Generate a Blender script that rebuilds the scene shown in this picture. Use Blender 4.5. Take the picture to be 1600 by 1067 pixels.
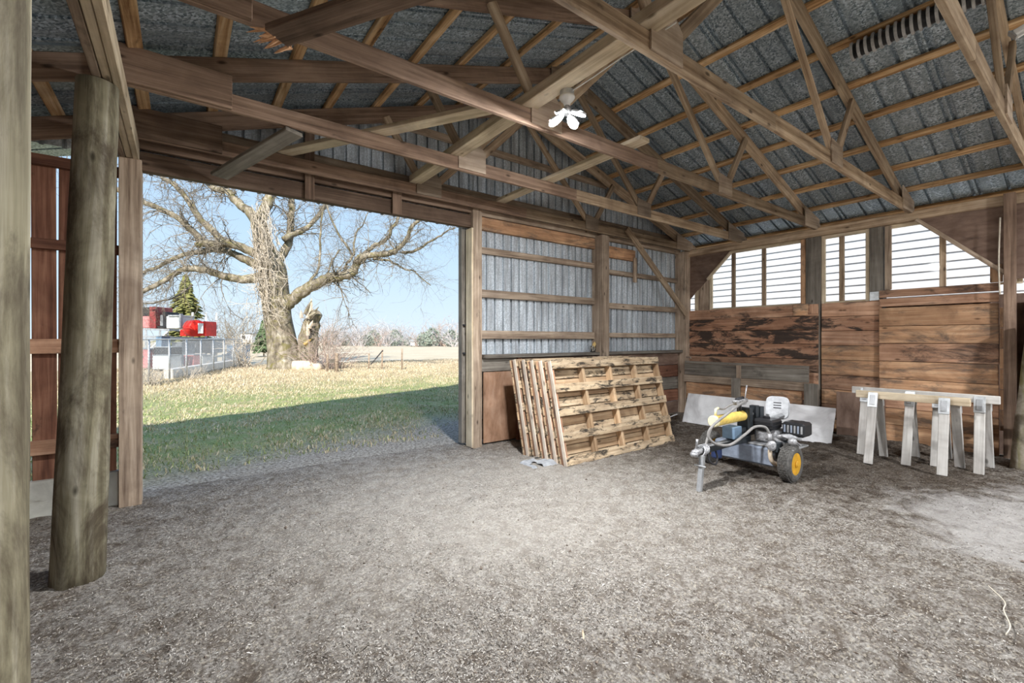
import bpy, bmesh, math, random
import numpy as np
from mathutils import Vector, Matrix, noise

for o in list(bpy.data.objects):
    bpy.data.objects.remove(o)
random.seed(11)
SC = bpy.context.scene
COL = SC.collection

# ------------------------------------------------------------------ camera
cam = bpy.data.cameras.new('camera')
cam.sensor_width = 36.0
cam.lens = 36.0 * 700 / 1600
cam.clip_start = 0.05
cam.clip_end = 1500
camo = bpy.data.objects.new('camera', cam)
COL.objects.link(camo)
camo.location = (0, 0, 1.5)
camo.rotation_euler = (math.radians(90), 0, math.radians(-36.5))
cam.shift_y = -0.0022
SC.camera = camo

# ------------------------------------------------------------------ sky, sun, exposure
w = bpy.data.worlds.new('sky')
SC.world = w
w.use_nodes = True
nt = w.node_tree
nt.nodes.clear()
tc = nt.nodes.new('ShaderNodeTexCoord')
sx = nt.nodes.new('ShaderNodeSeparateXYZ')
rp = nt.nodes.new('ShaderNodeValToRGB')
bgn = nt.nodes.new('ShaderNodeBackground')
wo = nt.nodes.new('ShaderNodeOutputWorld')
nt.links.new(tc.outputs['Generated'], sx.inputs[0])
nt.links.new(sx.outputs['Z'], rp.inputs[0])
nt.links.new(rp.outputs[0], bgn.inputs[0])
nt.links.new(bgn.outputs[0], wo.inputs[0])
el = rp.color_ramp.elements
el[0].position = 0.0
el[0].color = (0.74, 0.87, 0.97, 1)
el[1].position = 1.0
el[1].color = (0.26, 0.46, 0.86, 1)
e = el.new(0.13); e.color = (0.60, 0.79, 0.97, 1)
e = el.new(0.38); e.color = (0.40, 0.63, 0.95, 1)
bgn.inputs[1].default_value = 0.79

sun = bpy.data.lights.new('sun', 'SUN')
sun.energy = 5.5
sun.angle = 0.009
sun.color = (1.0, 0.93, 0.82)
suno = bpy.data.objects.new('sun', sun)
COL.objects.link(suno)
suno.location = (-10, -20, 20)
suno.rotation_euler = Vector((0.8, 1.35, -1.0)).to_track_quat('-Z', 'Y').to_euler()

vs = SC.view_settings
vs.view_transform = 'Standard'
vs.look = 'None'
vs.exposure = 0.5
vs.gamma = 1.0
vs.use_curve_mapping = False

LAMP_W = 80.0          # watts of one lamp petal

# ------------------------------------------------------------------ helpers
PW = {}


def link(o, M, parent=None):
    COL.objects.link(o)
    PW[o.name] = M.copy()
    if parent is not None:
        o.parent = parent
        o.matrix_basis = PW[parent.name].inverted() @ M
    else:
        o.matrix_basis = M
    return o


def tag(o, label=None, cat=None, group=None, kind=None):
    if label: o['label'] = label
    if cat: o['category'] = cat
    if group: o['group'] = group
    if kind: o['kind'] = kind
    return o


def thing(name, label, cat, loc=(0, 0, 0), group=None, rz=0.0):
    o = bpy.data.objects.new(name, None)
    o.empty_display_size = 0.1
    link(o, Matrix.Translation(loc) @ Matrix.Rotation(rz, 4, 'Z'))
    return tag(o, label, cat, group)


def struct(name, label=None, cat=None, loc=(0, 0, 0)):
    o = bpy.data.objects.new(name, None)
    o.empty_display_size = 0.1
    link(o, Matrix.Translation(loc))
    return tag(o, label, cat, None, 'structure')


I4 = Matrix.Identity(4)


def mesh(name, verts, faces, mat, parent=None, M=None, smooth=False):
    me = bpy.data.meshes.new(name)
    me.from_pydata(verts, [], faces)
    if smooth:
        me.polygons.foreach_set('use_smooth', [True] * len(me.polygons))
    me.materials.append(mat)
    me.update()
    o = bpy.data.objects.new(name, me)
    return link(o, M if M is not None else I4, parent)


def frame(p0, x, up=(0, 0, 1)):
    x = Vector(x).normalized()
    z = Vector(up)
    y = z.cross(x)
    if y.length < 1e-4:
        y = Vector((0, 1, 0)).cross(x)
        if y.length < 1e-4: y = Vector((1, 0, 0))
    y.normalize()
    z = x.cross(y)
    M = Matrix((x, y, z)).transposed().to_4x4()
    M.translation = Vector(p0)
    return M


def cbox(L, W, D, c=0.004, off=(0, 0, 0)):
    """chamfered box, x 0..L, y +-W/2, z +-D/2"""
    c = min(c, W * .2, D * .2, L * .2)
    v, f, idx = [], [], {}
    for sx_ in (0, 1):
        for sy in (0, 1):
            for sz in (0, 1):
                X = (0, L)[sx_]; Y = (-W / 2, W / 2)[sy]; Z = (-D / 2, D / 2)[sz]
                dx = c if sx_ == 0 else -c; dy = c if sy == 0 else -c; dz = c if sz == 0 else -c
                for a, p in (('x', (X, Y + dy, Z + dz)), ('y', (X + dx, Y, Z + dz)), ('z', (X + dx, Y + dy, Z))):
                    idx[(sx_, sy, sz, a)] = len(v)
                    v.append((p[0] + off[0], p[1] + off[1], p[2] + off[2]))
    def q(*k): f.append([idx[i] for i in k])
    q((0,0,0,'x'),(0,0,1,'x'),(0,1,1,'x'),(0,1,0,'x')); q((1,0,0,'x'),(1,1,0,'x'),(1,1,1,'x'),(1,0,1,'x'))
    q((0,0,0,'y'),(1,0,0,'y'),(1,0,1,'y'),(0,0,1,'y')); q((0,1,0,'y'),(0,1,1,'y'),(1,1,1,'y'),(1,1,0,'y'))
    q((0,0,0,'z'),(0,1,0,'z'),(1,1,0,'z'),(1,0,0,'z')); q((0,0,1,'z'),(1,0,1,'z'),(1,1,1,'z'),(0,1,1,'z'))
    for a in (0, 1):
        for b in (0, 1):
            q((0,a,b,'y'),(0,a,b,'z'),(1,a,b,'z'),(1,a,b,'y'))
            q((a,0,b,'x'),(a,0,b,'z'),(a,1,b,'z'),(a,1,b,'x'))
            q((a,b,0,'x'),(a,b,0,'y'),(a,b,1,'y'),(a,b,1,'x'))
            for c_ in (0, 1):
                q((a,b,c_,'x'),(a,b,c_,'y'),(a,b,c_,'z'))
    return v, f


def recalc(o):
    bm = bmesh.new(); bm.from_mesh(o.data)
    bmesh.ops.recalc_face_normals(bm, faces=bm.faces)
    bm.to_mesh(o.data); bm.free()


def beam(name, p0, p1, W, D, mat, parent=None, up=(0, 0, 1), c=0.005):
    """board from p0 to p1, W across (horizontal), D along up"""
    p0, p1 = Vector(p0), Vector(p1)
    v, f = cbox((p1 - p0).length, W, D, c)
    o = mesh(name, v, f, mat, parent, frame(p0, p1 - p0, up))
    recalc(o)
    return o


def block(name, lo, hi, mat, parent=None, c=0.004, axis=None):
    """axis aligned chamfered block; its grain runs along its longest side"""
    lo, hi = Vector(lo), Vector(hi)
    d = hi - lo
    a = axis if axis is not None else max(range(3), key=lambda i: d[i])
    m = (lo + hi) / 2
    p0, p1 = m.copy(), m.copy()
    p0[a], p1[a] = lo[a], hi[a]
    if a == 2: return beam(name, p0, p1, d.y, d.x, mat, parent, (1, 0, 0), c)
    if a == 0: return beam(name, p0, p1, d.y, d.z, mat, parent, (0, 0, 1), c)
    return beam(name, p0, p1, d.x, d.z, mat, parent, (0, 0, 1), c)


def tube_data(pts, rad, n=8, caps=True, V=None, F=None):
    V = [] if V is None else V
    F = [] if F is None else F
    pts = [Vector(p) for p in pts]
    if not isinstance(rad, (list, tuple)): rad = [rad] * len(pts)
    base = len(V)
    t = (pts[1] - pts[0]).normalized()
    u = t.orthogonal().normalized()
    for i, p in enumerate(pts):
        if i == 0: t2 = (pts[1] - pts[0])
        elif i == len(pts) - 1: t2 = (pts[-1] - pts[-2])
        else: t2 = (pts[i + 1] - pts[i - 1])
        if t2.length < 1e-9: t2 = t
        t2 = t2.normalized()
        u = (u - t2 * u.dot(t2))
        u = u.normalized() if u.length > 1e-6 else t2.orthogonal().normalized()
        b = t2.cross(u)
        for k in range(n):
            a = 2 * math.pi * k / n
            V.append(tuple(p + (u * math.cos(a) + b * math.sin(a)) * rad[i]))
    for i in range(len(pts) - 1):
        for k in range(n):
            a = base + i * n + k; b2 = base + i * n + (k + 1) % n
            F.append((a, b2, b2 + n, a + n))
    if caps:
        F.append(tuple(base + k for k in reversed(range(n))))
        F.append(tuple(base + (len(pts) - 1) * n + k for k in range(n)))
    return V, F


def tube(name, pts, rad, mat, parent=None, n=10, smooth=True, caps=True):
    p0 = Vector(pts[0])
    V, F = tube_data([Vector(p) - p0 for p in pts], rad, n, caps)
    return mesh(name, V, F, mat, parent, Matrix.Translation(p0), smooth)


def lathe(name, prof, mat, parent=None, M=I4, n=24, smooth=False, cap=True):
    """profile of (x, r) turned about local x"""
    V, F = [], []
    for x, r in prof:
        for k in range(n):
            a = 2 * math.pi * k / n
            V.append((x, r * math.cos(a), r * math.sin(a)))
    for i in range(len(prof) - 1):
        for k in range(n):
            a = i * n + k; b = i * n + (k + 1) % n
            F.append((a, b, b + n, a + n))
    if cap:
        F.append(tuple(range(n))); F.append(tuple((len(prof) - 1) * n + k for k in range(n)))
    o = mesh(name, V, F, mat, parent, M, smooth)
    recalc(o)
    return o


def curve(pts, k=6):
    """catmull-rom through the points"""
    P = [Vector(p) for p in pts]
    P = [P[0] * 2 - P[1]] + P + [P[-1] * 2 - P[-2]]
    out = []
    for i in range(1, len(P) - 2):
        for j in range(k):
            t = j / k
            a, b, c, d = P[i - 1], P[i], P[i + 1], P[i + 2]
            out.append(0.5 * ((2 * b) + (c - a) * t + (2 * a - 5 * b + 4 * c - d) * t * t + (3 * b - a - 3 * c + d) * t ** 3))
    out.append(P[-2])
    return out


def prism(name, poly, th, mat, parent=None, M=I4):
    """polygon in local xz, thickness th along y (centred)"""
    n = len(poly)
    V = [(x, -th / 2, z) for x, z in poly] + [(x, th / 2, z) for x, z in poly]
    F = [tuple(range(n)), tuple(reversed(range(n, 2 * n)))]
    for i in range(n):
        j = (i + 1) % n
        F.append((i, i + n, j + n, j))
    o = mesh(name, V, F, mat, parent, M)
    recalc(o)
    return o


# ------------------------------------------------------------------ materials
def newmat(name):
    m = bpy.data.materials.new(name)
    m.use_nodes = True
    n = m.node_tree
    b = n.nodes['Principled BSDF']
    return m, n, b


def N(n, t, **kw):
    o = n.nodes.new(t)
    for k, v in kw.items():
        if k in o.inputs.keys() if hasattr(o.inputs, 'keys') else False:
            o.inputs[k].default_value = v
        else:
            setattr(o, k, v)
    return o


def L(n, a, b): n.links.new(a, b)


def ramp(n, src, stops):
    r = n.nodes.new('ShaderNodeValToRGB')
    e = r.color_ramp.elements
    while len(e) < len(stops): e.new(0.5)
    for i, (p, c) in enumerate(stops):
        e[i].position = p
        e[i].color = (*c, 1) if len(c) == 3 else c
    L(n, src, r.inputs[0])
    return r


def mixc(n, fac, a, b, mode='MIX'):
    m = n.nodes.new('ShaderNodeMix')
    m.data_type = 'RGBA'
    m.blend_type = mode
    if isinstance(fac, (int, float)): m.inputs[0].default_value = fac
    else: L(n, fac, m.inputs[0])
    for s, v in ((6, a), (7, b)):
        if isinstance(v, tuple): m.inputs[s].default_value = (*v, 1)
        else: L(n, v, m.inputs[s])
    return m.outputs[2]


def noise_tex(n, vec, scale, detail=4, rough=0.55, dist=0.0):
    t = n.nodes.new('ShaderNodeTexNoise')
    t.inputs['Scale'].default_value = scale
    t.inputs['Detail'].default_value = detail
    t.inputs['Roughness'].default_value = rough
    t.inputs['Distortion'].default_value = dist
    if vec is not None: L(n, vec, t.inputs['Vector'])
    return t.outputs[0]


def obj_vec(n, scale, rnd=True):
    t = n.nodes.new('ShaderNodeTexCoord')
    vec = t.outputs['Object']
    oi = n.nodes.new('ShaderNodeObjectInfo')
    if rnd:
        ml = n.nodes.new('ShaderNodeMath'); ml.operation = 'MULTIPLY'; ml.inputs[1].default_value = 37.0
        L(n, oi.outputs['Random'], ml.inputs[0])
        ad = n.nodes.new('ShaderNodeVectorMath'); ad.operation = 'ADD'
        L(n, vec, ad.inputs[0]); L(n, ml.outputs[0], ad.inputs[1])
        vec = ad.outputs[0]
    mp = n.nodes.new('ShaderNodeMapping')
    mp.inputs['Scale'].default_value = scale
    L(n, vec, mp.inputs['Vector'])
    return vec, mp.outputs[0], oi


def bump(n, b, h, s=0.3, d=0.01):
    bp = n.nodes.new('ShaderNodeBump')
    bp.inputs['Strength'].default_value = s
    bp.inputs['Distance'].default_value = d
    L(n, h, bp.inputs['Height'])
    L(n, bp.outputs[0], b.inputs['Normal'])


def wood(name, dark, mid, light, stain=(0.02, 0.018, 0.016), stain_lo=0.62, stain_hi=0.75, stain_amt=0.8,
         var=0.35, rough=0.85, knots=True, grain=(1.2, 26, 26), stain_sc=3.6):
    m, n, b = newmat(name)
    raw, vec, oi = obj_vec(n, grain)
    g = noise_tex(n, vec, 1.0, 6, 0.62, 0.4)
    col = ramp(n, g, [(0.28, dark), (0.5, mid), (0.74, light)]).outputs[0]
    big = noise_tex(n, raw, 2.2, 4, 0.6, 0.8)
    col = mixc(n, ramp(n, big, [(0.35, (0, 0, 0)), (0.7, (1, 1, 1))]).outputs[0], col,
               mixc(n, 1.0, col, (0.62, 0.6, 0.6), 'MULTIPLY'))
    mps = n.nodes.new('ShaderNodeMapping'); mps.inputs['Scale'].default_value = (0.5, 1.5, 1.5); L(n, raw, mps.inputs['Vector'])
    st = noise_tex(n, mps.outputs[0], stain_sc, 8, 0.72, 0.5)
    col = mixc(n, ramp(n, st, [(stain_lo, (0, 0, 0)), (stain_hi, (stain_amt,) * 3)]).outputs[0], col, stain)
    if knots:
        vo = n.nodes.new('ShaderNodeTexVoronoi')
        vo.inputs['Scale'].default_value = 1.0
        mp = n.nodes.new('ShaderNodeMapping'); mp.inputs['Scale'].default_value = (3.0, 7.0, 7.0)
        L(n, raw, mp.inputs['Vector']); L(n, mp.outputs[0], vo.inputs['Vector'])
        kn = ramp(n, vo.outputs['Distance'], [(0.05, (0.85,) * 3), (0.13, (0, 0, 0))]).outputs[0]
        col = mixc(n, kn, col, tuple(x * 0.35 for x in dark))
    hs = n.nodes.new('ShaderNodeHueSaturation')
    mr = n.nodes.new('ShaderNodeMapRange')
    mr.inputs['To Min'].default_value = 1 - var; mr.inputs['To Max'].default_value = 1 + var
    L(n, oi.outputs['Random'], mr.inputs['Value'])
    L(n, mr.outputs[0], hs.inputs['Value'])
    L(n, col, hs.inputs['Color'])
    L(n, hs.outputs[0], b.inputs['Base Color'])
    b.inputs['Roughness'].default_value = rough
    b.inputs['Specular IOR Level'].default_value = 0.25
    bump(n, b, g, 0.5, 0.006)
    return m


def plain(name, c, rough=0.6, metal=0.0, var=0.25, sc=14.0, spec=0.4):
    m, n, b = newmat(name)
    raw, vec, oi = obj_vec(n, (1, 1, 1))
    g = noise_tex(n, raw, sc, 6, 0.65)
    col = ramp(n, g, [(0.3, tuple(x * (1 - var) for x in c)), (0.7, tuple(min(1, x * (1 + var)) for x in c))]).outputs[0]
    L(n, col, b.inputs['Base Color'])
    b.inputs['Roughness'].default_value = rough
    b.inputs['Metallic'].default_value = metal
    b.inputs['Specular IOR Level'].default_value = spec
    bump(n, b, g, 0.15, 0.004)
    return m


def galv(name, dark, light, streak, rough=0.42, metal=0.55, along=2):
    """galvanised sheet: spangle cells plus long streaks along one axis"""
    m, n, b = newmat(name)
    raw, _, oi = obj_vec(n, (1, 1, 1))
    vo = n.nodes.new('ShaderNodeTexVoronoi'); vo.inputs['Scale'].default_value = 70.0
    L(n, raw, vo.inputs['Vector'])
    sp = n.nodes.new('ShaderNodeRGBToBW'); L(n, vo.outputs['Color'], sp.inputs[0])
    mp = n.nodes.new('ShaderNodeMapping')
    s = [9.0, 9.0, 9.0]; s[along] = 0.7
    mp.inputs['Scale'].default_value = s
    L(n, raw, mp.inputs['Vector'])
    st = noise_tex(n, mp.outputs[0], 1.6, 7, 0.68, 0.3)
    base = ramp(n, sp.outputs[0], [(0.2, dark), (0.8, light)]).outputs[0]
    col = mixc(n, ramp(n, st, [(0.36, (0.85,) * 3), (0.62, (0, 0, 0))]).outputs[0], base, streak)
    hs = n.nodes.new('ShaderNodeHueSaturation')
    mr = n.nodes.new('ShaderNodeMapRange'); mr.inputs['To Min'].default_value = 0.85; mr.inputs['To Max'].default_value = 1.12
    L(n, oi.outputs['Random'], mr.inputs['Value']); L(n, mr.outputs[0], hs.inputs['Value']); L(n, col, hs.inputs['Color'])
    L(n, hs.outputs[0], b.inputs['Base Color'])
    b.inputs['Metallic'].default_value = metal
    rr = n.nodes.new('ShaderNodeMapRange'); rr.inputs['To Min'].default_value = rough - .08; rr.inputs['To Max'].default_value = rough + .18
    L(n, st, rr.inputs['Value']); L(n, rr.outputs[0], b.inputs['Roughness'])
    return m


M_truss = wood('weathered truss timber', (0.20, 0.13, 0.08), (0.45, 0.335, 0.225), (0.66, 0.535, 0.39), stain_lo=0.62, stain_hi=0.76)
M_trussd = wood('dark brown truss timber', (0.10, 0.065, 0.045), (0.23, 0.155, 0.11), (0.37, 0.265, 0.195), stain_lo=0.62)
M_plate = wood('plywood gusset', (0.26, 0.20, 0.15), (0.42, 0.335, 0.255), (0.55, 0.455, 0.36), stain_lo=0.66, knots=False)
M_purlin = wood('orange knotty purlin', (0.20, 0.09, 0.035), (0.63, 0.40, 0.20), (0.92, 0.74, 0.49), stain=(0.05, 0.02, 0.01), stain_lo=0.58, stain_hi=0.68, var=0.25)
M_pale = wood('pale sawn plank', (0.48, 0.38, 0.25), (0.74, 0.62, 0.44), (0.87, 0.77, 0.60), stain_lo=0.72, stain_hi=0.85, var=0.15)
M_girt = wood('grey brown girt', (0.16, 0.112, 0.08), (0.39, 0.30, 0.22), (0.60, 0.495, 0.385), stain_lo=0.58)
M_red = wood('red brown wall plank', (0.28, 0.14, 0.082), (0.51, 0.295, 0.185), (0.72, 0.48, 0.33), stain=(0.06, 0.045, 0.038), stain_lo=0.52, stain_hi=0.63, stain_amt=0.85, var=0.3, grain=(1.2, 22, 22))
M_orange = wood('orange brown wall plank', (0.33, 0.17, 0.09), (0.59, 0.34, 0.19), (0.80, 0.54, 0.33), stain=(0.13, 0.10, 0.08), stain_lo=0.49, stain_hi=0.62, stain_amt=0.8, var=0.22, grain=(1.2, 20, 20))
M_stained = wood('black stained wall plank', (0.27, 0.13, 0.075), (0.50, 0.27, 0.165), (0.68, 0.43, 0.28), stain=(0.035, 0.03, 0.027), stain_lo=0.47, stain_hi=0.54, stain_amt=0.92, var=0.2, grain=(1.2, 22, 22))
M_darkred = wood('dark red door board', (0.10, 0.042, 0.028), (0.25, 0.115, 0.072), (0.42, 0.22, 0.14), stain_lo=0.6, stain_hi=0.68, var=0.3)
M_grey = wood('grey weathered board', (0.12, 0.105, 0.088), (0.24, 0.215, 0.18), (0.36, 0.335, 0.29), stain_lo=0.6, var=0.25)
M_whitewood = wood('whitish worn board', (0.44, 0.42, 0.385), (0.62, 0.60, 0.56), (0.76, 0.745, 0.71), stain_lo=0.72, stain_hi=0.9, var=0.12)
M_pallet = wood('pallet board', (0.30, 0.18, 0.10), (0.55, 0.38, 0.225), (0.72, 0.55, 0.37), stain=(0.045, 0.03, 0.02), stain_lo=0.62, stain_hi=0.74, var=0.22)
M_palletdirty = wood('dirty pallet slat', (0.28, 0.19, 0.12), (0.56, 0.43, 0.28), (0.74, 0.61, 0.44), stain=(0.03, 0.026, 0.022), stain_lo=0.50, stain_hi=0.60, stain_amt=0.95, var=0.12, stain_sc=10)
M_palletend = wood('pale pallet edge', (0.56, 0.43, 0.31), (0.78, 0.66, 0.53), (0.88, 0.79, 0.68), stain_lo=0.75, stain_hi=0.9, var=0.1)
M_pole = wood('greenish treated pole', (0.075, 0.062, 0.034), (0.26, 0.235, 0.155), (0.52, 0.49, 0.39), stain=(0.045, 0.03, 0.018), stain_lo=0.48, stain_hi=0.64, stain_amt=0.8, var=0.05, grain=(0.8, 15, 15))
M_ply = wood('rusty plywood', (0.28, 0.155, 0.09), (0.42, 0.25, 0.16), (0.54, 0.36, 0.25), stain=(0.12, 0.07, 0.045), stain_lo=0.56, stain_hi=0.7, knots=False, grain=(3, 9, 9), var=0.1)
M_plydark = wood('brown plywood', (0.15, 0.095, 0.07), (0.245, 0.165, 0.125), (0.33, 0.235, 0.185), stain_lo=0.6, knots=False, grain=(3, 12, 12), var=0.15)
M_bark = wood('grey bark', (0.05, 0.042, 0.03), (0.27, 0.235, 0.175), (0.56, 0.52, 0.44), stain=(0.17, 0.155, 0.04), stain_lo=0.50, stain_hi=0.62, stain_amt=0.7, var=0.02, knots=False, grain=(5, 5, 2.2))
M_twig = plain('grey twigs', (0.19, 0.165, 0.13), 0.9)
M_vine = plain('pale dry vine', (0.52, 0.46, 0.38), 0.9)
M_roof = galv('galvanised roof sheet', (0.11, 0.16, 0.20), (0.68, 0.79, 0.87), (0.26, 0.32, 0.365), 0.38, 0.35, along=0)
M_siding = galv('galvanised wall sheet', (0.48, 0.54, 0.59), (0.80, 0.87, 0.93), (0.27, 0.29, 0.31), 0.42, 0.2, along=2)
M_iron = plain('dark iron', (0.05, 0.05, 0.055), 0.55, 0.6)
M_black = plain('black plastic', (0.018, 0.018, 0.02), 0.4, 0.0, 0.3)
M_blackpaint = plain('black painted steel', (0.035, 0.042, 0.048), 0.45, 0.2)
M_steel = plain('dusty grey steel', (0.42, 0.43, 0.44), 0.5, 0.5)
M_castal = plain('cast aluminium', (0.40, 0.40, 0.41), 0.5, 0.45, 0.6, 45)
M_bluegrey = plain('blue grey tank paint', (0.26, 0.30, 0.37), 0.5, 0.1, 0.3, 9)
M_yellow = plain('yellow cylinder paint', (0.74, 0.53, 0.13), 0.45, 0.0, 0.25, 20)
M_cream = plain('cream cylinder cap', (0.86, 0.79, 0.50), 0.5, 0.0, 0.06)
M_orangerim = plain('orange yellow rim', (0.72, 0.38, 0.03), 0.5, 0.1, 0.25)
M_rubber = plain('dusty tyre rubber', (0.10, 0.095, 0.088), 0.9, 0.0, 0.5, 30)
M_hose = plain('dusty hydraulic hose', (0.27, 0.26, 0.25), 0.7)
M_pipecream = plain('cream suction pipe', (0.66, 0.55, 0.42), 0.6)
M_bluecan = plain('dark blue canister', (0.02, 0.035, 0.10), 0.4)
M_galvpost = plain('galvanised post', (0.55, 0.57, 0.58), 0.45, 0.5)
M_whitepaint = plain('white paint', (0.80, 0.80, 0.78), 0.6, 0, 0.06)
M_whitesheet = wood('white painted sheet', (0.74, 0.75, 0.76), (0.86, 0.87, 0.88), (0.92, 0.93, 0.94), stain=(0.22, 0.2, 0.18), stain_lo=0.6, stain_hi=0.78, stain_amt=0.6, var=0.02, knots=False, grain=(3, 5, 5))
M_base = wood('pale cement base', (0.46, 0.46, 0.40), (0.60, 0.60, 0.53), (0.70, 0.70, 0.63), stain=(0.2, 0.16, 0.12), stain_lo=0.62, var=0.02, knots=False, grain=(3, 5, 5))
M_vinyl = plain('white lap siding', (0.72, 0.72, 0.735), 0.55, 0, 0.02)
M_pipeblk = plain('black corrugated plastic', (0.02, 0.02, 0.022), 0.5, 0, 0.5)
M_redpaint = plain('red paint', (0.72, 0.03, 0.02), 0.45, 0, 0.2, 6)
M_darkredpaint = plain('dark red paint', (0.26, 0.05, 0.05), 0.5, 0, 0.35, 6)
M_pinkpaint = plain('faded red paint', (0.55, 0.22, 0.22), 0.5, 0, 0.3, 6)
M_palegrey = plain('pale grey paint', (0.62, 0.66, 0.68), 0.5, 0, 0.15, 5)
M_midgrey = plain('mid grey metal', (0.30, 0.33, 0.36), 0.5, 0.2, 0.3, 5)
M_bluemetal = plain('blue steel', (0.20, 0.30, 0.42), 0.5, 0.2, 0.3, 5)
M_conc = plain('pale concrete', (0.62, 0.62, 0.60), 0.9, 0, 0.12, 6)
M_needle = plain('evergreen needles', (0.20, 0.20, 0.065), 0.85, 0, 0.5, 3)
M_needled = plain('dark evergreen needles', (0.075, 0.115, 0.05), 0.85, 0, 0.5, 3)
M_dryleaf = plain('tan dead leaves', (0.52, 0.36, 0.14), 0.85, 0, 0.3, 5)
M_fresh = plain('freshly split wood', (0.66, 0.55, 0.42), 0.85, 0, 0.2, 5)
M_splinter = plain('splintered orange wood', (0.62, 0.36, 0.20), 0.85, 0, 0.3, 20)
M_brush = plain('dry brush', (0.36, 0.28, 0.24), 0.9)
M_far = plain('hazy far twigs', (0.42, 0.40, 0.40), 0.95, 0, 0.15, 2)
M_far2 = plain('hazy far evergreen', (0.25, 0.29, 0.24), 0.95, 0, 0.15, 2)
M_greyrag = plain('grey plastic scrap', (0.33, 0.345, 0.36), 0.7, 0, 0.3, 12)
M_rope = plain('pale rope', (0.60, 0.54, 0.44), 0.9)

mG, nG, bG = newmat('window pane')
nG.nodes.remove(bG)
tr = nG.nodes.new('ShaderNodeBsdfTransparent'); gl = nG.nodes.new('ShaderNodeBsdfGlossy')
gl.inputs['Roughness'].default_value = 0.05
mx = nG.nodes.new('ShaderNodeMixShader'); mx.inputs[0].default_value = 0.012
tr.inputs[0].default_value = (0.97, 0.98, 0.98, 1)
L(nG, tr.outputs[0], mx.inputs[1]); L(nG, gl.outputs[0], mx.inputs[2])
L(nG, mx.outputs[0], nG.nodes['Material Output'].inputs[0])

mE, nE, bE = newmat('lit lamp diffuser')
bE.inputs['Emission Color'].default_value = (0.93, 0.97, 1.0, 1)
bE.inputs['Emission Strength'].default_value = 14.0
bE.inputs['Base Color'].default_value = (0.9, 0.9, 0.9, 1)


def pos_vec(n):
    g = n.nodes.new('ShaderNodeNewGeometry')
    return g.outputs['Position']


def mathn(n, op, a, b=None, clamp=False):
    m = n.nodes.new('ShaderNodeMath'); m.operation = op; m.use_clamp = clamp
    for i, v in enumerate((a, b)):
        if v is None: continue
        if isinstance(v, (int, float)): m.inputs[i].default_value = v
        else: L(n, v, m.inputs[i])
    return m.outputs[0]


# barn dirt with straw
M_dirt, n, b = newmat('barn dirt with straw')
p = pos_vec(n)
n1 = noise_tex(n, p, 0.55, 6, 0.62, 0.5)
n2 = noise_tex(n, p, 6.5, 8, 0.72, 0.6)
n3 = noise_tex(n, p, 42.0, 7, 0.8)
vo = n.nodes.new('ShaderNodeTexVoronoi'); vo.inputs['Scale'].default_value = 110.0
mp = n.nodes.new('ShaderNodeMapping'); mp.inputs['Scale'].default_value = (1, 1, 0.3); L(n, p, mp.inputs['Vector'])
L(n, mp.outputs[0], vo.inputs['Vector'])
c1 = ramp(n, n3, [(0.34, (0.045, 0.035, 0.028)), (0.46, (0.23, 0.205, 0.178)), (0.62, (0.50, 0.475, 0.435))]).outputs[0]
c2 = mixc(n, ramp(n, n2, [(0.36, (0.9,) * 3), (0.56, (0, 0, 0))]).outputs[0], c1, (0.115, 0.088, 0.066))
chips = ramp(n, vo.outputs['Color'], [(0.76, (0, 0, 0)), (0.82, (0.55,) * 3)]).outputs[0]
c3 = mixc(n, chips, c2, (0.58, 0.52, 0.42))
sp = n.nodes.new('ShaderNodeSeparateXYZ'); L(n, p, sp.inputs[0])
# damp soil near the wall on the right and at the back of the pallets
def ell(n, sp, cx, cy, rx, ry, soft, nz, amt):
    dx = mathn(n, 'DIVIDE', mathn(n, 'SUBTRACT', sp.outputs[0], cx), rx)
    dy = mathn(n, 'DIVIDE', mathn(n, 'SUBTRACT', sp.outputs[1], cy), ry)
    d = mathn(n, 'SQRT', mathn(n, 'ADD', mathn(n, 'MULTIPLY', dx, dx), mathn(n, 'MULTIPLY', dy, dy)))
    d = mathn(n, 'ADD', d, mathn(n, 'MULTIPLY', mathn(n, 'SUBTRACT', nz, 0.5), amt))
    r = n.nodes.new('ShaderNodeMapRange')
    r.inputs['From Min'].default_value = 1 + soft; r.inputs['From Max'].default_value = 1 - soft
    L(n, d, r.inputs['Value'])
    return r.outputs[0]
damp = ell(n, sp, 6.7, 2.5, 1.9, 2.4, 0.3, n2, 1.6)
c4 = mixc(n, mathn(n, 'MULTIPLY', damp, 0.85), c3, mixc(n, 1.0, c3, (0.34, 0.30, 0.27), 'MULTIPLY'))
n4 = noise_tex(n, p, 1.7, 6, 0.7, 0.6)
pale = ell(n, sp, 5.45, 0.55, 0.95, 0.62, 0.22, n4, 2.6)
c5 = mixc(n, mathn(n, 'MULTIPLY', pale, mathn(n, 'ADD', 0.25, mathn(n, 'MULTIPLY', n2, 0.8), True)), c4, (0.52, 0.50, 0.48))
dusty = ell(n, sp, 2.4, 3.6, 1.9, 1.5, 0.5, n1, 1.2)
c6 = mixc(n, mathn(n, 'MULTIPLY', dusty, 0.45), c5, (0.45, 0.425, 0.38))
L(n, c6, b.inputs['Base Color'])
b.inputs['Roughness'].default_value = 0.95
b.inputs['Specular IOR Level'].default_value = 0.1
bump(n, b, mathn(n, 'ADD', mathn(n, 'MULTIPLY', n2, 1.4), n3), 0.85, 0.022)

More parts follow.
